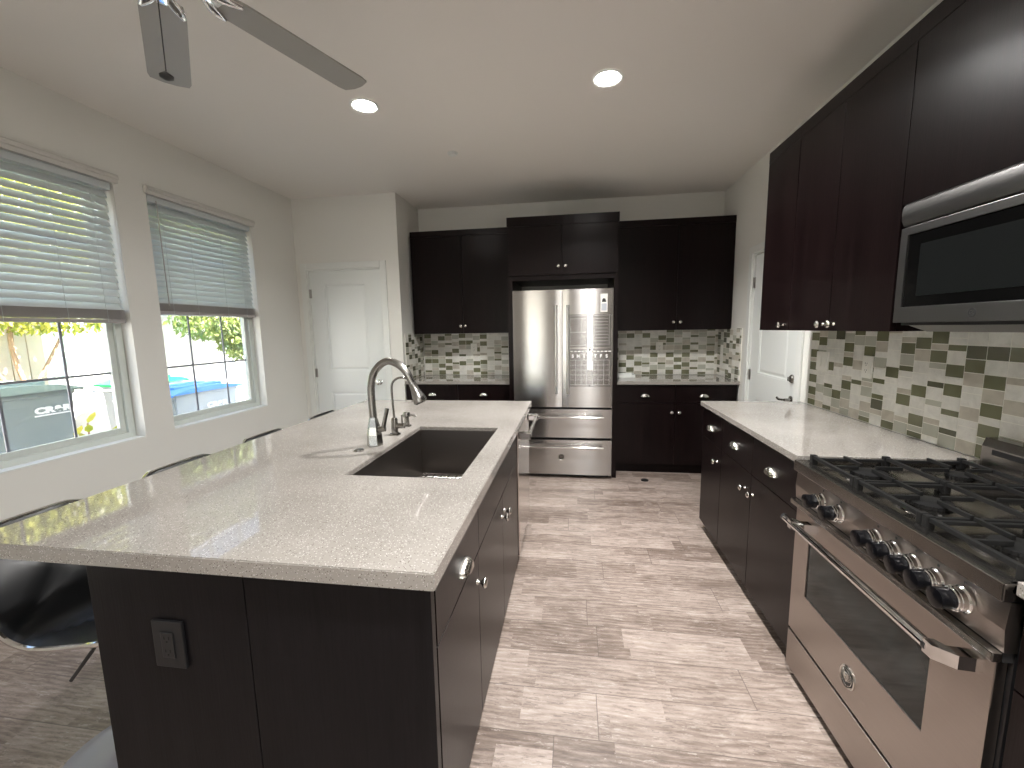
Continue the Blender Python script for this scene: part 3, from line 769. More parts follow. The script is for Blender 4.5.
# dishwasher in the island
e = thing('dishwasher', 'stainless dishwasher with a bar handle at the far end of the island', 'dishwasher', (-.336, 2.30, 0), PI / 2)
bm = bmesh.new(); bx(bm, .002, .596, .002, .58, .09, .868); bx(bm, .004, .594, .05, .58, .0, .09); link('tub', bm, M['black'], e)
bm = bmesh.new(); bx(bm, .004, .594, -.028, .0, .095, .866, .004); dd = link('door', bm, M['steel_dw'], e)
bm = bmesh.new(); tube(bm, [(.045, -.085, .815), (.553, -.085, .815)], .0115, 14)
link('handle_bar', bm, M['chrome'], dd, True)
for x in (.045, .553):
    bm = bmesh.new(); bx(bm, x - .018, x + .018, -.100, -.0285, .795, .835, .006); link('handle_post', bm, M['chrome'], dd)

# ------------------------------------------------------------------ fridge
f0, f1, yf = -.551, .360, 3.888
e = thing('refrigerator', 'stainless french-door refrigerator with two lower drawers', 'refrigerator', (f0, yf, 0))
W = f1 - f0
bm = bmesh.new(); bx(bm, .004, W - .004, .062, .70, .045, 1.765); bx(bm, .02, W - .02, .08, .70, 0, .045); link('body', bm, M['black'], e)
def curved_door(x0, x1, z0, z1, name):
    """brushed front, very slightly bowed"""
    bm = bmesh.new(); n = 12; cx = (x0 + x1) / 2; hw_ = (x1 - x0) / 2
    pf = [(x0, .055)] + [(x0 + (x1 - x0) * k / n, .0 + .005 * ((x0 + (x1 - x0) * k / n - cx) / hw_) ** 4) for k in range(n + 1)] + [(x1, .055)]
    prism(bm, pf, 'z', z0, z1); return bm
c = W / 2
doors = []
for (a, b, nm, hx) in ((.0, c - .002, 'door', c - .054), (c + .002, W, 'door', c + .049)):
    d = link(nm, curved_door(a, b, .692, 1.773, nm), M['fridge'], e, True, 30); doors.append(d)
    bm = bmesh.new(); tube(bm, [(hx, -.055, .825), (hx, -.055, 1.632)], .0125, 16); link('handle', bm, M['nickel_h'], d, True)
    for z in (.850, 1.607):
        bm = bmesh.new(); tube(bm, [(hx, .002, z), (hx, -.047, z)], .009, 10); link('handle_post', bm, M['nickel_d'], d, True)
for (a, b, hz, bd) in ((.400, .672, .605, False), (.038, .376, .318, True)):
    d = link('drawer', curved_door(0, W, a, b, 'd'), M['fridge'], e, True, 30)
    bm = bmesh.new(); tube(bm, [(.055, -.055, hz), (W - .078, -.055, hz)], .0125, 16); link('handle', bm, M['chrome'], d, True)
    for x in (.085, W - .105):
        bm = bmesh.new(); tube(bm, [(x, .002, hz), (x, -.047, hz)], .009, 10); link('handle_post', bm, M['nickel_d'], d, True)
def badge(parent, mat4, r, tag_name='badge'):
    bm = bmesh.new(); lathe(bm, [(r, 0), (r, .003), (r * .92, .0055), (r * .82, .004), (r * .80, .003)], 32, mat4); b = link(tag_name, bm, M['nickel'], parent, True)
    bm = bmesh.new(); lathe(bm, [(r * .80, .0031), (r * .79, .0036)], 32, mat4); link('badge_field', bm, M['plate_dark'], b)
    # relief: stylised wings around a shield
    bm = bmesh.new()
    def P(x, y, z=.0048): return mat4 @ Vector((x * r, y * r, z))
    for s in (-1, 1):
        for k in range(5):
            a = .15 + k * .27
            tube(bm, [P(s * .12, -.30 + k * .10), P(s * .42 * math.cos(a * .5), -.12 + .16 * k), P(s * .62 * math.cos(a * .45), .02 + .13 * k)], r * .035, 5)
    tube(bm, [P(-.16, .38), P(-.2, 0), P(0, -.42), P(.2, 0), P(.16, .38)], r * .05, 5, closed=True)
    tube(bm, [P(0, -.3), P(0, .3)], r * .04, 5); tube(bm, [P(-.14, .1), P(.14, .1)], r * .04, 5)
    tube(bm, [P(.71 * math.cos(2 * PI * q / 24), .71 * math.sin(2 * PI * q / 24)) for q in range(24)], r * .025, 5, closed=True)
    link('badge_relief', bm, M['nickel'], b, True)
    return b
badge(d, R3((1, 0, 0), (0, 0, 1), (0, -1, 0), (c - .01, 0, .212)), .030)
# two clear acrylic planners on the right door
def planner(name, label, x0, x1, z0, z1, kind):
    y = yf - .0058
    o = thing(name, label, 'planner board', (x0, y, z0)); w_, h_ = x1 - x0, z1 - z0
    bm = bmesh.new(); bx(bm, 0, w_, 0, .003, 0, h_, .0008); link('acrylic_sheet', bm, M['acrylic'], o)
    bm = bmesh.new(); t = .0005
    def hl_(x, xx, z): bx(bm, x, xx, -.0006, -.0001, z - t, z + t)
    def vl_(x, z, zz): bx(bm, x - t, x + t, -.0006, -.0001, z, zz)
    if kind == 'month':
        g0, g1 = .02, h_ - .105
        for r in range(6): hl_(.015, w_ - .015, g0 + (g1 - g0) * r / 5)
        for q in range(8): vl_(.015 + (w_ - .03) * q / 7, g0, g1)
    else:
        for r in range(9): hl_(w_ * .64, w_ - .03, .03 + (h_ - .07) * r / 8)
        for zz in (.02, h_ * .46, h_ - .04): hl_(.015, w_ * .6, zz)
        for xx in (.015, w_ * .3, w_ * .6): vl_(xx, .02, h_ - .04)
        hl_(.01, w_ - .01, h_ - .012); vl_(w_ - .02, .02, h_ - .02)
    link('printed_lines', bm, M['logo'], o)
    if kind == 'month':
        for k, ch in enumerate('SMTWTFS'):
            textmesh('printed_letter', ch, .042, .0004, M['logo'], R3((1, 0, 0), (0, 0, 1), (0, -1, 0), (.015 + (w_ - .03) * (k + .5) / 7, -.0006, h_ - .070)), o, 1, .0012)
        bm = bmesh.new(); 
        for k in range(11): bx(bm, .02 + k * .034, .02 + k * .034 + .022, -.0006, -.0001, h_ - .030, h_ - .022)
        link('month_row', bm, M['logo'], o)
    for (mx_, mz) in (((w_ * .5, .012), (w_ * .5, h_ - .012)) if kind == 'month' else ((w_ * .5, h_ - .012),)):
        bm = bmesh.new(); lathe(bm, [(.006, 0), (.006, .005), (.004, .006)], 12, Matrix.Translation((mx_, -.0008, mz)) @ Matrix.Rotation(PI / 2, 4, 'X')); link('magnet', bm, M['black'], o)
    return o
planner('acrylic_planner', 'lower clear acrylic planner on the fridge, with a row of white weekday letters', -.040, .345, .885, 1.238, 'month')
planner('acrylic_planner', 'upper clear acrylic planner on the fridge, ruled with fine white lines', -.040, .345, 1.248, 1.548, 'week')
o = thing('photo_strip', 'small white photo strip held at the top corner of the right fridge door', 'photo', (.246, yf - .004, 1.565))
box('print', 0, .062, 0, .002, 0, .160, M['paper'], o)
bm = bmesh.new(); lathe(bm, [(.016, 0), (.016, .0008)], 16, Matrix.Translation((.030, -.0002, .105)) @ Matrix.Rotation(PI / 2, 4, 'X')); bx(bm, .012, .05, -.001, -.0002, .088, .100); link('photo_image', bm, M['ink'], o)
bm = bmesh.new(); bx(bm, .008, .054, -.001, -.0002, .012, .075); link('photo_caption', bm, mat('photo_grey', srgb(180, 184, 190), .5), o)
# small tray on back counter
o = thing('serving_tray', 'flat white tray standing against the backsplash on the counter right of the fridge', 'tray', (.425, 4.35, .9145))
bm = bmesh.new(); bx(bm, 0, .205, 0, .20, 0, .010, .003)
for (a, b, c1, c2) in ((0, .205, 0, .008), (0, .205, .192, .20), (0, .008, 0, .2), (.197, .205, 0, .2)): bx(bm, a, b, c1, c2, .008, .032, .002)
link('tray_body', bm, M['trim'], o)
bm = bmesh.new(); lathe(bm, [(.035, 0), (.035, .006), (.028, .010), (.006, .011)], 20)
o = link('floor_stop', bm, M['black'], None, True); o.location = (.669, 3.905, 0); tag(o, 'small black round cap on the floor by the cabinet right of the fridge', 'floor cap')

# ------------------------------------------------------------------ range (faces -X)
ry0, ry1 = .912, 1.725; RX = .875
e = thing('gas_range', 'stainless gas range with six burners, black knobs and a wide oven', 'stove', (RX, ry1, 0), -PI / 2)
W = ry1 - ry0            # local x: toward camera ; local y: toward the wall
bm = bmesh.new(); bx(bm, .003, W - .003, .024, .60, .11, .882); link('body', bm, M['black'], e)
for (x, y) in ((.05, .07), (W - .05, .07), (.05, .55), (W - .05, .55)):
    bm = bmesh.new(); lathe(bm, [(.022, 0), (.022, .012), (.014, .016), (.014, .1095)], 14, Matrix.Translation((x, y, 0))); link('leg', bm, M['black'], e)
bm = bmesh.new(); bx(bm, .02, W - .02, .045, .06, .03, .1095); link('toe_plate', bm, M['gap'], e)
# cooktop: tray with raised rim and bullnose front
bm = bmesh.new(); bx(bm, .0, W, .0, .575, .8825, .890)
bx(bm, 0, W, -.016, .026, .861, .902, .003); bx(bm, 0, .012, .0, .575, .885, .902, .002); bx(bm, W - .012, W, 0, .575, .885, .902, .002)
link('cooktop', bm, M['steel_c'], e)
bm = bmesh.new(); prism(bm, [(0, .860), (.024, .860), (.024, .750), (.0, .750), (-.004, .80)], 'x', .0, W); link('control_panel', bm, M['steel_r'], e)
bm = bmesh.new(); bx(bm, 0, W, -.020, .0, .727, .748, .003); link('ledge', bm, M['steel_c'], e)
bm = bmesh.new(); bx(bm, .004, W - .004, .002, .0235, .7255, .7495); link('vent_gap', bm, M['gap'], e)
M['knob_mark'] = mat('bezel_marks', (.08, .08, .08), .4)
for ky in (1.545, 1.447, 1.277, 1.209, 1.141, 1.075, 1.005):
    x = ry1 - ky; T = Matrix.Translation((x, -.004, .806)) @ Matrix.Rotation(PI / 2, 4, 'X')
    bm = bmesh.new(); lathe(bm, [(.030, 0), (.030, .006), (.027, .010), (.027, .020), (.0255, .021), (.0255, .026), (.023, .028)], 28, T); kb = link('knob_bezel', bm, M['chrome'], e, True, 35)
    bm = bmesh.new(); lathe(bm, [(.0235, .0281), (.0235, .033), (.022, .035), (.0235, .052), (.0225, .058), (.016, .060)], 28, T)
    link('knob_cap', bm, M['blackgloss'], kb, True, 50)
    bm = bmesh.new(); bx(bm, x - .003, x + .003, -.0045, -.0038, .842, .848); link('panel_mark', bm, M['knob_mark'], e)
# oven door
bm = bmesh.new(); dx0, dx1 = .012, W - .012
wx0, wx1, wz0_, wz1_ = .108, .652, .395, .610
bx(bm, dx0, dx1, .0, .022, wz1_, .7235, .002); bx(bm, dx0, dx1, .0, .022, .208, wz0_, .002)
bx(bm, dx0, wx0, .0, .022, wz0_ - .003, wz1_ + .003); bx(bm, wx1, dx1, .0, .022, wz0_ - .003, wz1_ + .003)
od = link('oven_door', bm, M['steel_r'], e)
bm = bmesh.new(); bx(bm, wx0 - .002, wx1 + .002, .004, .020, wz0_ - .002, wz1_ + .002); link('oven_window', bm, M['oven_glass'], od)
bm = bmesh.new(); tube(bm, [(.062, -.066, .690), (W - .082, -.066, .690)], .0125, 18); hb = link('handle_bar', bm, M['chrome'], od, True)
bm = bmesh.new()
for x in (.060, W - .088): tube(bm, [(x - .004, -.066, .690), (x + .004, -.066, .690)], .0138, 18)
link('handle_collar', bm, M['black'], od, True)
for s, x in ((1, .112), (1, W - .084)):
    bm = bmesh.new(); prism(bm, [(x - s * .006, -.077), (x + s * .018, -.077), (x + s * .046, -.045), (x + s * .050, .0), (x + s * .018, .0), (x + s * .014, -.046), (x - s * .006, -.056)], 'z', .674, .706)
    link('handle_bracket', bm, M['chrome'], od)
badge(od, R3((1, 0, 0), (0, 0, 1), (0, -1, 0), (.378, 0, .300)), .036)
bm = bmesh.new(); bx(bm, .012, W - .012, .0, .022, .042, .196, .002); link('lower_drawer', bm, M['steel_r'], e)
bm = bmesh.new(); bx(bm, .016, W - .016, .010, .023, .1965, .2075); link('drawer_gap', bm, M['gap'], e)
# burners and grates
bc = [(W * f, y) for f in (.19, .5, .81) for y in (.150, .430)]
for k, (x, y) in enumerate(bc):
    big = 1.35 if k in (0, 2) or k == 4 else 1.0
    bm = bmesh.new(); lathe(bm, [(.062 * big, .8902), (.060 * big, .894), (.040 * big, .900), (.034 * big, .900)], 32, Matrix.Translation((x, y, 0))); b = link('burner_base', bm, M['steel_c'], e, True)
    bm = bmesh.new(); lathe(bm, [(.036 * big, .9002), (.038 * big, .910), (.030 * big, .913), (.004, .914)], 32, Matrix.Translation((x, y, 0)))
    for q in range(24):
        a = 2 * PI * q / 24; bx(bm, x + .038 * big * math.cos(a) - .0015, x + .038 * big * math.cos(a) + .0015, y + .038 * big * math.sin(a) - .0015, y + .038 * big * math.sin(a) + .0015, .902, .909)
    link('burner_cap', bm, M['iron'], b, True, 40)
for (ga, gb) in ((.018, W / 3 - .004), (W / 3 + .004, 2 * W / 3 - .004), (2 * W / 3 + .004, W - .018)):
    bm = bmesh.new(); gz = .926; r = .0058
    def bar(p, q, rr=.0058): tube(bm, [p, q], rr, 6)
    y0_, y1_ = .040, .535; mx_ = (ga + gb) / 2
    fr = .0065
    for y in (y0_, (y0_ + y1_) / 2, y1_): bx(bm, ga, gb, y - fr, y + fr, gz - .012, gz, .002)
    for x in (ga + fr, gb - fr): bx(bm, x - fr, x + fr, y0_, y1_, gz - .020, gz - .010, .002)
    for cy_ in (.150, .430):
        for a in range(4):
            dx, dy = ((1, 0), (-1, 0), (0, 1), (0, -1))[a]
            L = (gb - ga) / 2 if dx else .11
            px, py = mx_ + dx * L, cy_ + dy * L
            ix, iy = mx_ + dx * .028, cy_ + dy * .028
            xa, xb2 = sorted((px, ix)); ya, yb2 = sorted((py, iy))
            bx(bm, xa - (0 if dx else .0045), xb2 + (0 if dx else .0045), ya - (0 if dy else .0045), yb2 + (0 if dy else .0045), gz - .012, gz, .0015)
    for x in (ga + .006, gb - .006):
        for y in (y0_, (y0_ + y1_) / 2, y1_): bx(bm, x - .009, x + .009, y - .010, y + .010, .8902, gz + .003, .003)
    link('grate', bm, M['iron'], e)
# backguard
bm = bmesh.new(); prism(bm, [(.575, .8905), (.632, .8905), (.632, 1.015), (.585, 1.015), (.575, .985)], 'x', .045, W); 
bg_ = link('backguard', bm, M['steel_c'], e)
bm = bmesh.new(); bx(bm, .085, W - .03, .5735, .5775, .962, .980); link('vent_slot', bm, M['gap'], bg_)

# ------------------------------------------------------------------ microwave
e = thing('microwave', 'stainless over-range microwave with black glass door below dark cabinet', 'microwave', (1.140, 1.706, 0), -PI / 2)
W = .83; DM = xR - 1.140 - .012
bm = bmesh.new(); bx(bm, .0, W, .03, DM, 1.415, 1.832); link('housing', bm, M['black'], e)
bm = bmesh.new(); prism(bm, [(.0295, 1.832), (.010, 1.832), (.002, 1.824), (-.002, 1.800), (.0, 1.775), (.008, 1.757), (.0295, 1.757)], 'x', 0, W); link('vent_hood', bm, M['steel_m'], e, True, 30)
gx0, gx1, gz0, gz1 = .034, W - .20, 1.478, 1.722
bm = bmesh.new()
bx(bm, .003, W - .003, .0, .0295, gz1, 1.749, .002); bx(bm, .003, W - .003, .0, .0295, 1.425, gz0, .002); bx(bm, .003, gx0, .0, .0295, gz0 - .001, gz1 + .001); bx(bm, W - .01, W - .003, .0, .0295, gz0 - .001, gz1 + .001)
dd = link('door', bm, M['steel_m'], e)
bm = bmesh.new(); bx(bm, gx0 - .001, W - .0105, .004, .028, gz0 - .001, gz1 + .001, .004); gl = link('door_glass', bm, M['micro_glass'], dd)
bm = bmesh.new(); bx(bm, gx0 + .055, gx1 - .055, .0030, .0041, gz0 + .035, gz1 - .038); link('window_mesh', bm, M['micro_mesh'], gl)
bm = bmesh.new(); T = R3((1, 0, 0), (0, 0, 1), (0, -1, 0), (.306, -.0001, 1.451)); lathe(bm, [(.0125, 0), (.0125, .001), (.0115, .0012)], 24, T)
lg = link('emblem', bm, mat('emblem_grey', (.07, .07, .07), .4, .7), dd)
textmesh('emblem_letters', 'GE', .014, .0004, M['steel_m'], R3((1, 0, 0), (0, 0, 1), (0, -1, 0), (.306, -.0017, 1.451)), lg, .9)
bm = bmesh.new(); prism(bm, [(.04, 1.4145), (DM, 1.4145), (DM - .02, 1.392), (.10, 1.392)], 'x', .02, W); link('base_plate', bm, M['steel_m'], e)

# ------------------------------------------------------------------ ceiling things
def canlight(x, y, label, e_=34):
    o = thing('ceiling_light', label, 'ceiling light', (x, y, zC), group=None)
    bm = bmesh.new(); lathe(bm, [(.082, -.0002), (.085, -.004), (.078, -.0085), (.066, -.006), (.062, -.003)], 40, None, cap=False); link('trim_ring', bm, M['trim'], o, True)
    bm = bmesh.new(); lathe(bm, [(.063, -.0045), (.060, -.0060)], 36); link('lens', bm, M['lamp'], o)
    a = area('lamp_light', (x, y, zC - .010), (0, 0, -1), .12, .12, e_, (1, .985, .965), 'DISK'); a.data.spread = math.radians(138)
    return o
canlight(-1.235, 2.545, 'lit round recessed ceiling light just beyond the fan blade tip', 10)
canlight(.185, 2.515, 'lit round recessed ceiling light above the aisle between island and range', 38)
canlight(.30, .35, 'added recessed fill light above the camera, out of view', 36)  # unseen can, added as fill light
canlight(.30, -1.6, 'added recessed fill light behind the camera on the right, out of view', 30)  # second unseen can, added to brighten the room
e = thing('fire_sprinkler', 'small round fire sprinkler cap on the ceiling between the lights and the pantry wall', 'sprinkler', (-.91, 3.30, zC))
bm = bmesh.new(); lathe(bm, [(.040, -.0002), (.040, -.004), (.026, -.008)], 28); link('escutcheon', bm, M['trim'], e, True)
bm = bmesh.new(); lathe(bm, [(.030, -.0082), (.031, -.014), (.029, -.016)], 24); link('sprinkler_head', bm, M['trim'], e, True)

# ceiling fan
hx, hy, hz = -1.09, 1.10, 2.40
e = thing('ceiling_fan', 'grey-bladed ceiling fan with metal blade brackets and a pull chain', 'ceiling fan', (hx, hy, hz))
bm = bmesh.new(); lathe(bm, [(.065, zC - hz - .0005), (.062, zC - hz - .035), (.015, zC - hz - .05), (.013, .15), (.05, .145), (.095, .11), (.105, .06), (.10, .03), (.06, .018)], 32); link('motor_housing', bm, M['nickel'], e, True, 35)
bm = bmesh.new(); lathe(bm, [(.055, .018), (.055, -.012), (.040, -.030), (.010, -.035)], 28); link('switch_housing', bm, M['nickel'], e, True, 35)
for k, ang in enumerate((135, 69, 207, 279, 351)):
    a = math.radians(ang)
    Rm = Matrix.Rotation(a, 4, 'Z') @ Matrix.Rotation(math.radians(2), 4, 'X')
    bm = bmesh.new()
    outl = [(.15, -.050), (.20, -.058), (.62, -.066), (.648, -.060), (.660, -.020), (.660, .020), (.648, .060), (.62, .066), (.20, .058), (.15, .050), (.135, .025), (.135, -.025)]
    A = [bm.verts.new((x, y, .003)) for x, y in outl]; B = [bm.verts.new((x, y, -.003)) for x, y in outl]
    n = len(outl)
    for q in range(n): bm.faces.new((A[q], A[(q + 1) % n], B[(q + 1) % n], B[q]))
    bm.faces.new(A); bm.faces.new(list(reversed(B))); bmesh.ops.recalc_face_normals(bm, faces=bm.faces[:])
    bmesh.ops.transform(bm, matrix=Rm, verts=bm.verts[:])
    bl = link('blade', bm, M['fan'], e)
    bm = bmesh.new()
    for s in (-1, 1):
        tube(bm, spline([(.09, s * .008, .010), (.125, s * .030, -.004), (.150, s * .046, -.009), (.185, s * .052, -.009)], 5), .006, 8)
        tube(bm, spline([(.09, s * .006, .008), (.13, s * .014, -.008), (.160, s * .028, -.010), (.190, s * .049, -.010)], 5), .0045, 8)
    bx(bm, .085, .150, -.013, .013, -.012, -.004, .002)
    bmesh.ops.transform(bm, matrix=Rm, verts=bm.verts[:])
    link('blade_bracket', bm, M['chrome'], bl, True, 50)
bm = bmesh.new(); tube(bm, [(-.012, .0, -.03), (-.012, 0, -.262)], .0016, 6); ch = link('pull_chain', bm, M['fan_dark'], e)
bm = bmesh.new(); lathe(bm, [(.003, .0), (.011, -.006), (.017, -.011), (.016, -.016), (.004, -.022)], 18, Matrix.Translation((-.012, 0, -.260))); link('chain_fob', bm, M['fan_dark'], ch, True)

# ------------------------------------------------------------------ bar stools along the island overhang
def make_stool(label):
    """local: front of the seat toward +x, origin on the floor under the pole"""
    e = thing('bar_stool', label, 'bar stool', (0, 0, 0), 0, 'black bar stools along the island')
    prof = spline([(.235, .572), (.215, .578), (.12, .564), (.03, .560), (-.05, .585), (-.10, .630), (-.165, .710), (-.235, .780), (-.300, .834)], 4)
    prof = [(p.x, p.y) for p in [Vector((a[0], a[1], 0)) if not isinstance(a, Vector) else a for a in prof]] if not isinstance(prof[0], tuple) else prof
    n = len(prof); nv = 16; HWs = []
    for i in range(n):
        t = i / (n - 1); hw_ = .215 - .010 * math.cos(t * PI * 2)
        if t < .12: hw_ *= (.80 + .2 * (t / .12) ** .5)
        if t > .86: hw_ *= (1 - .30 * ((t - .86) / .14) ** 2)
        HWs.append(hw_)
    bm = bmesh.new(); top = []; bot = []; edgeL = []; edgeR = []
    for i, (x, z) in enumerate(prof):
        t = i / (n - 1); px, pz = prof[max(i - 1, 0)]; qx, qz = prof[min(i + 1, n - 1)]
        dx, dz_ = qx - px, qz - pz; L = math.hypot(dx, dz_) or 1; nx, nz = dz_ / L, -dx / L    # normal up/forward
        if nz < 0 and t < .5: nx, nz = -nx, -nz
        if t >= .5 and nx < 0: nx, nz = -nx, -nz
        ra, rb = [], []
        for j in range(nv + 1):
            v = -1 + 2 * j / nv; lift = .030 * abs(v) ** 3 * max(0, min(1, (1 - t) / .3))
            pil = .020 * (1 - abs(v) ** 6) * (abs(math.sin(PI * (t * 2.0 + .04))) ** .35)
            dq = abs((abs(v) - abs(((t * 4) % 2) - 1)))          # crossing quilt seams
            pil -= .014 * math.exp(-(dq / .05) ** 2)
            o_ = lift + pil
            ra.append(bm.verts.new((x + nx * o_, v * HWs[i], z + nz * o_)))
            rb.append(bm.verts.new((x + nx * (lift - .014), v * HWs[i], z + nz * (lift - .014))))
        top.append(ra); bot.append(rb)
        le = .026 * max(.1, min(1, (1 - t) / .3)); edgeL.append((x + nx * le, -HWs[i] - .002, z + nz * le)); edgeR.append((x + nx * le, HWs[i] + .002, z + nz * le))
    for i in range(n - 1):
        for j in range(nv):
            bm.faces.new((top[i][j], top[i + 1][j], top[i + 1][j + 1], top[i][j + 1])); bm.faces.new((bot[i][j], bot[i][j + 1], bot[i + 1][j + 1], bot[i + 1][j]))
        bm.faces.new((top[i][0], bot[i][0], bot[i + 1][0], top[i + 1][0])); bm.faces.new((top[i][nv], top[i + 1][nv], bot[i + 1][nv], bot[i][nv]))
    for j in range(nv):
        bm.faces.new((top[0][j], top[0][j + 1], bot[0][j + 1], bot[0][j])); bm.faces.new((top[-1][j], bot[-1][j], bot[-1][j + 1], top[-1][j + 1]))
    bmesh.ops.recalc_face_normals(bm, faces=bm.faces[:])
    link('seat_shell', bm, M['leather'], e, True, 60)
    
    endtop = [Vector((prof[-1][0] - .004, HWs[-1] * v, prof[-1][1] + .006 + .004 * (1 - v * v))) for v in (-.9, -.6, -.3, 0, .3, .6, .9)]
    endfr = [Vector((prof[0][0] + .006, HWs[0] * v, prof[0][1] + .008)) for v in (.9, .5, 0, -.5, -.9)]
    loop = [Vector(v) for v in edgeL] + endtop + [Vector(v) for v in reversed(edgeR)] + endfr
    bm = bmesh.new(); tube(bm, loop, .0075, 8, closed=True); link('chrome_rim', bm, M['chrome'], e, True)
    bm = bmesh.new(); lathe(bm, [(.095, .525), (.095, .534), (.03, .538)], 20); link('seat_plate', bm, M['black'], e)
    bm = bmesh.new(); lathe(bm, [(.025, .03), (.025, .38), (.024, .3801)], 20); lathe(bm, [(.014, .3802), (.014, .5248)], 16); link('gas_lift_pole', bm, M['base_metal'], e, True, 40)
    bm = bmesh.new(); lathe(bm, [(.200, 0), (.202, .004), (.198, .009), (.15, .014), (.06, .022), (.035, .034), (.028, .06), (.0255, .065)], 48); link('pedestal_base', bm, M['base_metal'], e, True, 50)
    bm = bmesh.new(); pts = [(.13 + .105 * math.cos(q), .105 * math.sin(q), .27) for q in [math.radians(d_) for d_ in range(-150, 151, 15)]]
    tube(bm, [(.02, -.012, .27)] + pts + [(.02, .012, .27)], .009, 8); link('footrest', bm, M['base_metal'], e, True)
    bm = bmesh.new(); tube(bm, [(.06, -.06, .530), (.184, -.190, .566), (.112, -.198, .477)], .005, 8); link('lift_lever', bm, M['rod'], e, True)
    return e
s0 = make_stool('black quilted bar stool nearest the camera, its seat showing under the island overhang')
spots = [(-1.492, 1.058, 0), (-1.492, 1.615, 0), (-1.492, 2.155, 0), (-1.492, 2.740, 0)]
labs = ['black quilted bar stool nearest the camera, its seat showing under the island overhang',
        'black bar stool second from the camera, only its chrome-edged back top above the island edge',
        'black bar stool third from the camera, only its chrome-edged back top above the island edge',
        'black bar stool farthest from the camera, its back top showing near the pantry door']
for i, (x, y, r) in enumerate(spots):
    s = s0 if i == 0 else copy_tree(s0)
    s.location = (x, y, 0); s.rotation_euler = (0, 0, r); s['label'] = labs[i]

# ------------------------------------------------------------------ side yard seen through the windows
GZ = -.14
bm = bmesh.new(); bx(bm, -9, xL - TH - .02, -4, 10, GZ - .1, GZ); o = struct('side_yard_ground', bm, mat('yard_concrete', srgb(205, 200, 192), .9, bump=(40, .3, .004)))
bm = bmesh.new(); bx(bm, -5.45, -5.25, -3, 9.5, GZ, 3.4); o = link('garden_wall', bm, M['stucco']); tag(o, 'tall sunlit white stucco wall beyond the trash bins outside', 'wall', kind='structure')
o = thing('board_fence', 'beige vertical board fence section outside, at the far left of the near window', 'fence', (-5.1, 2.26, GZ))
for k in range(9):
    bm = bmesh.new(); bx(bm, -.012, .012, k * .125 + .004, (k + 1) * .125 - .004, 0, 2.6, .002); link('board', bm, M['board'], o)
for z in (.4, 2.0): box('rail', -.06, -.0125, 0, 1.125, z, z + .09, M['board'], o)
bm = bmesh.new(); bx(bm, -5.24, -4.9, 5.2, 9, GZ, .52, .01); o = link('planter_curb', bm, M['curb']); tag(o, 'low pale grey block behind the blue-lidded bin outside', 'low wall')
def bin_(label, loc, w_, l_, h_, body, lid, logo, yaw=0):
    """side with the logo faces +x (the house); local y along the wall"""
    e = thing('trash_bin', label, 'trash bin', loc, yaw, 'trash bins in the side yard')
    bm = bmesh.new(); a, b = w_ / 2, l_ / 2; k = .84
    P_ = [((-a * k, -b * k), (a * k, -b * k), (a * k, b * k), (-a * k, b * k), .04), ((-a, -b), (a, -b), (a, b), (-a, b), h_ * .93), ((-a - .02, -b - .02), (a + .02, -b - .02), (a + .02, b + .02), (-a - .02, b + .02), h_ * .935), ((-a - .02, -b - .02), (a + .02, -b - .02), (a + .02, b + .02), (-a - .02, b + .02), h_ * .952)]
    rr = [[bm.verts.new((x, y, r[4])) for x, y in r[:4]] for r in P_]
    for A, B in zip(rr, rr[1:]):
        for q in range(4): bm.faces.new((A[q], A[(q + 1) % 4], B[(q + 1) % 4], B[q]))
    bm.faces.new(list(reversed(rr[0]))); bm.faces.new(rr[-1]); bmesh.ops.bevel(bm, geom=bm.edges[:], offset=.012, segments=2, affect='EDGES')
    link('bin_body', bm, body, e, True, 40)
    bm = bmesh.new(); n = 8; pf = []
    for q in range(n + 1):
        u = -1 + 2 * q / n; pf.append((u * (b + .045), h_ * .958 + h_ * .042 * (1 - abs(u) ** 3)))
    pf += [(b + .06, h_ * .945), (b + .045, h_ * .940), (b + .04, h_ * .9530), (-b - .04, h_ * .9530), (-b - .05, h_ * .940)]
    prism(bm, pf, 'x', -a - .035, a + .035); ld = link('lid', bm, lid, e, True, 35)
    bm = bmesh.new(); bx(bm, -a * .6, -a * .1, -b * .7, b * .8, h_ * .985, h_ * 1.008, .006); bx(bm, a * .1, a * .6, -b * .7, b * .8, h_ * .985, h_ * 1.008, .006); link('lid_rib', bm, lid, ld)
    for s in (-1, 1):
        bm = bmesh.new(); lathe(bm, [(.02, -.03), (.13, -.03), (.135, -.015), (.135, .015), (.13, .03), (.02, .03)], 24, Matrix.Translation((s * (a * k - .0), -b * k - .05, .135)) @ Matrix.Rotation(PI / 2, 4, 'Y')); link('wheel', bm, M['black'], e, True)
    bm = bmesh.new(); tube(bm, [(-a, -b - .07, h_ * .90), (a, -b - .07, h_ * .90)], .016, 10); 
    for s in (-1, 0, 1): bx(bm, s * a * .9 - .012, s * a * .9 + .012, -b - .07, -b, h_ * .89, h_ * .91)
    link('handle', bm, body, e, True)
    sl = a * (1 - k) / (h_ * .93 - .04)
    lx = a - (h_ * .93 - logo[1]) * sl + .004; zdir = Vector((sl, 0, 1)).normalized(); nrm = Vector((1, 0, -sl)).normalized()
    textmesh('logo_lettering', 'CR&R', logo[2], .001, M['logo'], R3((0, 1, 0), zdir, nrm, (lx, logo[0], logo[1])), e, 1.45, .004)
    bm = bmesh.new(); zz = logo[1] - logo[2] * .52; lx2 = a - (h_ * .93 - zz) * sl + .003
    bx(bm, lx2, lx2 + .003, logo[0] - logo[2] * 1.9, logo[0] + logo[2] * 1.9, zz - .008, zz + .002); link('logo_underline', bm, M['logo'], e)
    return e
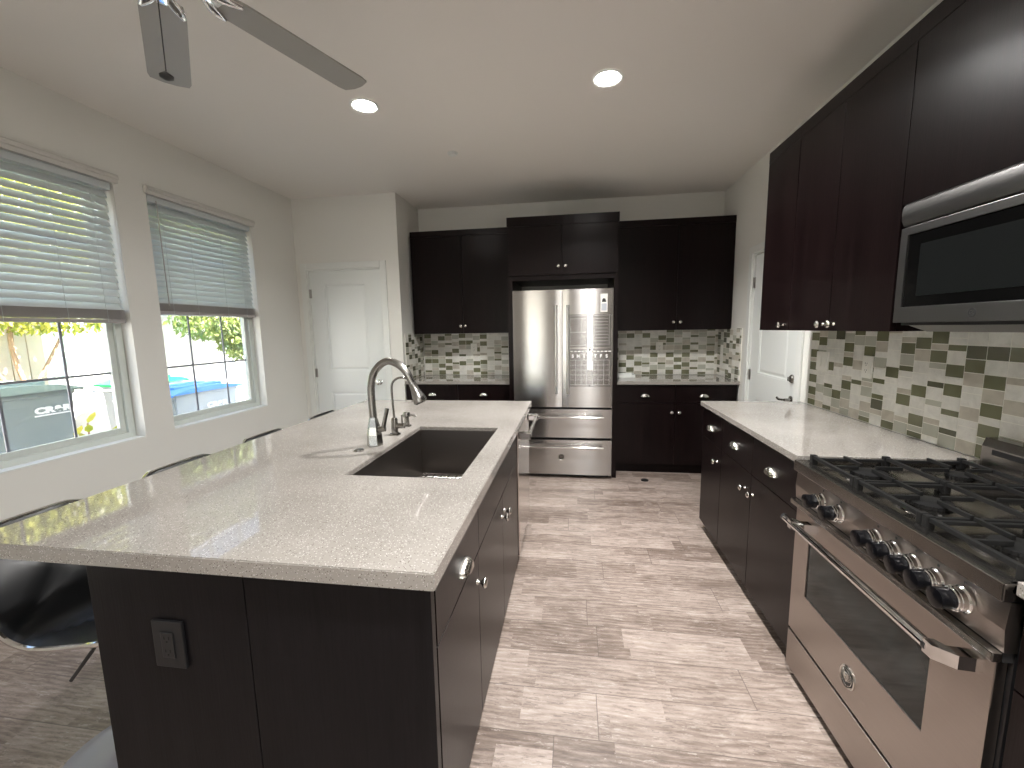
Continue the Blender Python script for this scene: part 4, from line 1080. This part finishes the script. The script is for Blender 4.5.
bin_('large dark grey trash bin outside the near window, with white CR&R lettering', (-4.25, 2.335, GZ), .66, .84, 1.22, M['bin'], M['lid_grey'], (.275, 1.02, .062))
bin_('grey trash bin with a green lid outside, partly hidden by the near window frame', (-4.77, 4.02, GZ), .48, .50, 1.10, M['bin2'], M['lid_green'], (.10, .93, .07))
bin_('grey recycling bin with a bright blue lid and CR&R lettering outside the far window', (-4.07, 3.83, GZ), .60, .76, 1.04, M['bin2'], M['lid_blue'], (.10, .83, .070))

def leaf_cloud(bm, rnd, cx, cy, cz, rx, ry, rz, n, size, droop=0):
    for _ in range(n):
        while True:
            u = [rnd.uniform(-1, 1) for _ in range(3)]
            if sum(q * q for q in u) < 1: break
        p = Vector((cx + u[0] * rx, cy + u[1] * ry, cz + u[2] * rz))
        d = Vector((rnd.uniform(-1, 1), rnd.uniform(-1, 1), rnd.uniform(-1, .5) - droop)).normalized()
        s = Vector((rnd.uniform(-1, 1), rnd.uniform(-1, 1), rnd.uniform(-1, 1))); s = (s - d * s.dot(d)).normalized()
        L = size * rnd.uniform(.6, 1.2); w_ = L * .24; nn = d.cross(s) * L * .08
        vs_ = [bm.verts.new(q) for q in (p, p + d * L * .45 + s * w_ + nn, p + d * L, p + d * L * .45 - s * w_ + nn)]
        bm.faces.new(vs_)
def tree(name, label, loc, base_r, crown, leafm, n, size, branches, seed, cat='tree', droop=.6):
    rnd = random.Random(seed); e = thing(name, label, cat, loc)
    bm = bmesh.new()
    for br in branches: tube(bm, spline(br, 4), [base_r * (1 - .7 * k / (4 * (len(br) - 1))) * br_s for k, br_s in zip(range(4 * (len(br) - 1) + 1), [1 if br is branches[0] else .5] * 99)], 7)
    link('trunk', bm, M['bark'], e, True)
    bm = bmesh.new()
    for (cx, cy, cz, rx, ry, rz, k) in crown: leaf_cloud(bm, rnd, cx, cy, cz, rx, ry, rz, int(n * k), size, droop)
    f = link('foliage', bm, leafm, e); f['kind'] = 'stuff'
    return e
tree('yard_tree', 'leafy yellow-green tree outside the near window, branches hanging behind the bins', (-4.62, 2.93, GZ), .030,
     [(0, .0, 2.45, .34, .95, .75, 1.0), (.05, .15, 1.80, .25, .78, .20, .16), (0, -1.1, 2.3, .34, .9, .9, .6)], M['leaf'], 8500, .075,
     [[(0, .0, 0), (.02, .04, .8), (-.03, -.05, 1.5), (0, .05, 2.4)], [(0, .02, 1.1), (.0, .3, 1.6), (.05, .5, 2.1)], [(0, .03, .9), (.02, -.2, 1.3), (.0, -.5, 2.2)]], 5)
tree('yard_tree', 'leafy tree outside the far window, its low leaves above the blue-lidded bin', (-4.72, 5.4, GZ), .05,
     [(0, -.2, 2.5, .35, 1.0, .75, 1.0), (.10, -.50, 1.76, .2, .62, .25, .16), (.12, -.08, 1.62, .22, .42, .40, .34), (0, -.95, 2.6, .3, .42, .65, .4)], M['leaf_dark'], 8500, .08,
     [[(0, .35, 0), (0, .38, .8), (0, .3, 1.6), (0, 0, 2.5)], [(0, .34, 1.2), (0, -.2, 1.8), (0, -.5, 2.3)]], 9)
# broad-leafed little shrub just outside the near window
e = thing('garden_shrub', 'small shrub with broad yellow-green leaves outside the near window corner', 'shrub', (-3.55, 2.55, GZ))
bm = bmesh.new(); rnd = random.Random(4)
stems = [(0, 0, .93), (.02, .13, .80), (-.05, -.06, .84), (.04, .17, .72)]
for (a, b, h_) in stems: tube(bm, spline([(0, .03, 0), (a * .5, b * .6, h_ * .5), (a, b, h_)], 4), .006, 6)
link('stems', bm, M['bark'], e, True)
bm = bmesh.new()
for (a, b, h_) in stems:
    for k in range(7):
        f = .55 + .45 * k / 6; an = k * 2.4; dirv = Vector((math.cos(an) * .8, math.sin(an) * .8, .75)).normalized(); s = dirv.cross(Vector((0, 0, 1))).normalized()
        p = Vector((a * f, b * f, h_ * f)); L = .105
        q = [p, p + dirv * L * .3 + s * L * .22, p + dirv * L * .7 + s * L * .2, p + dirv * L, p + dirv * L * .7 - s * L * .2, p + dirv * L * .3 - s * L * .22]
        bm.faces.new([bm.verts.new(v) for v in q])
link('foliage', bm, M['leaf_y'], e)
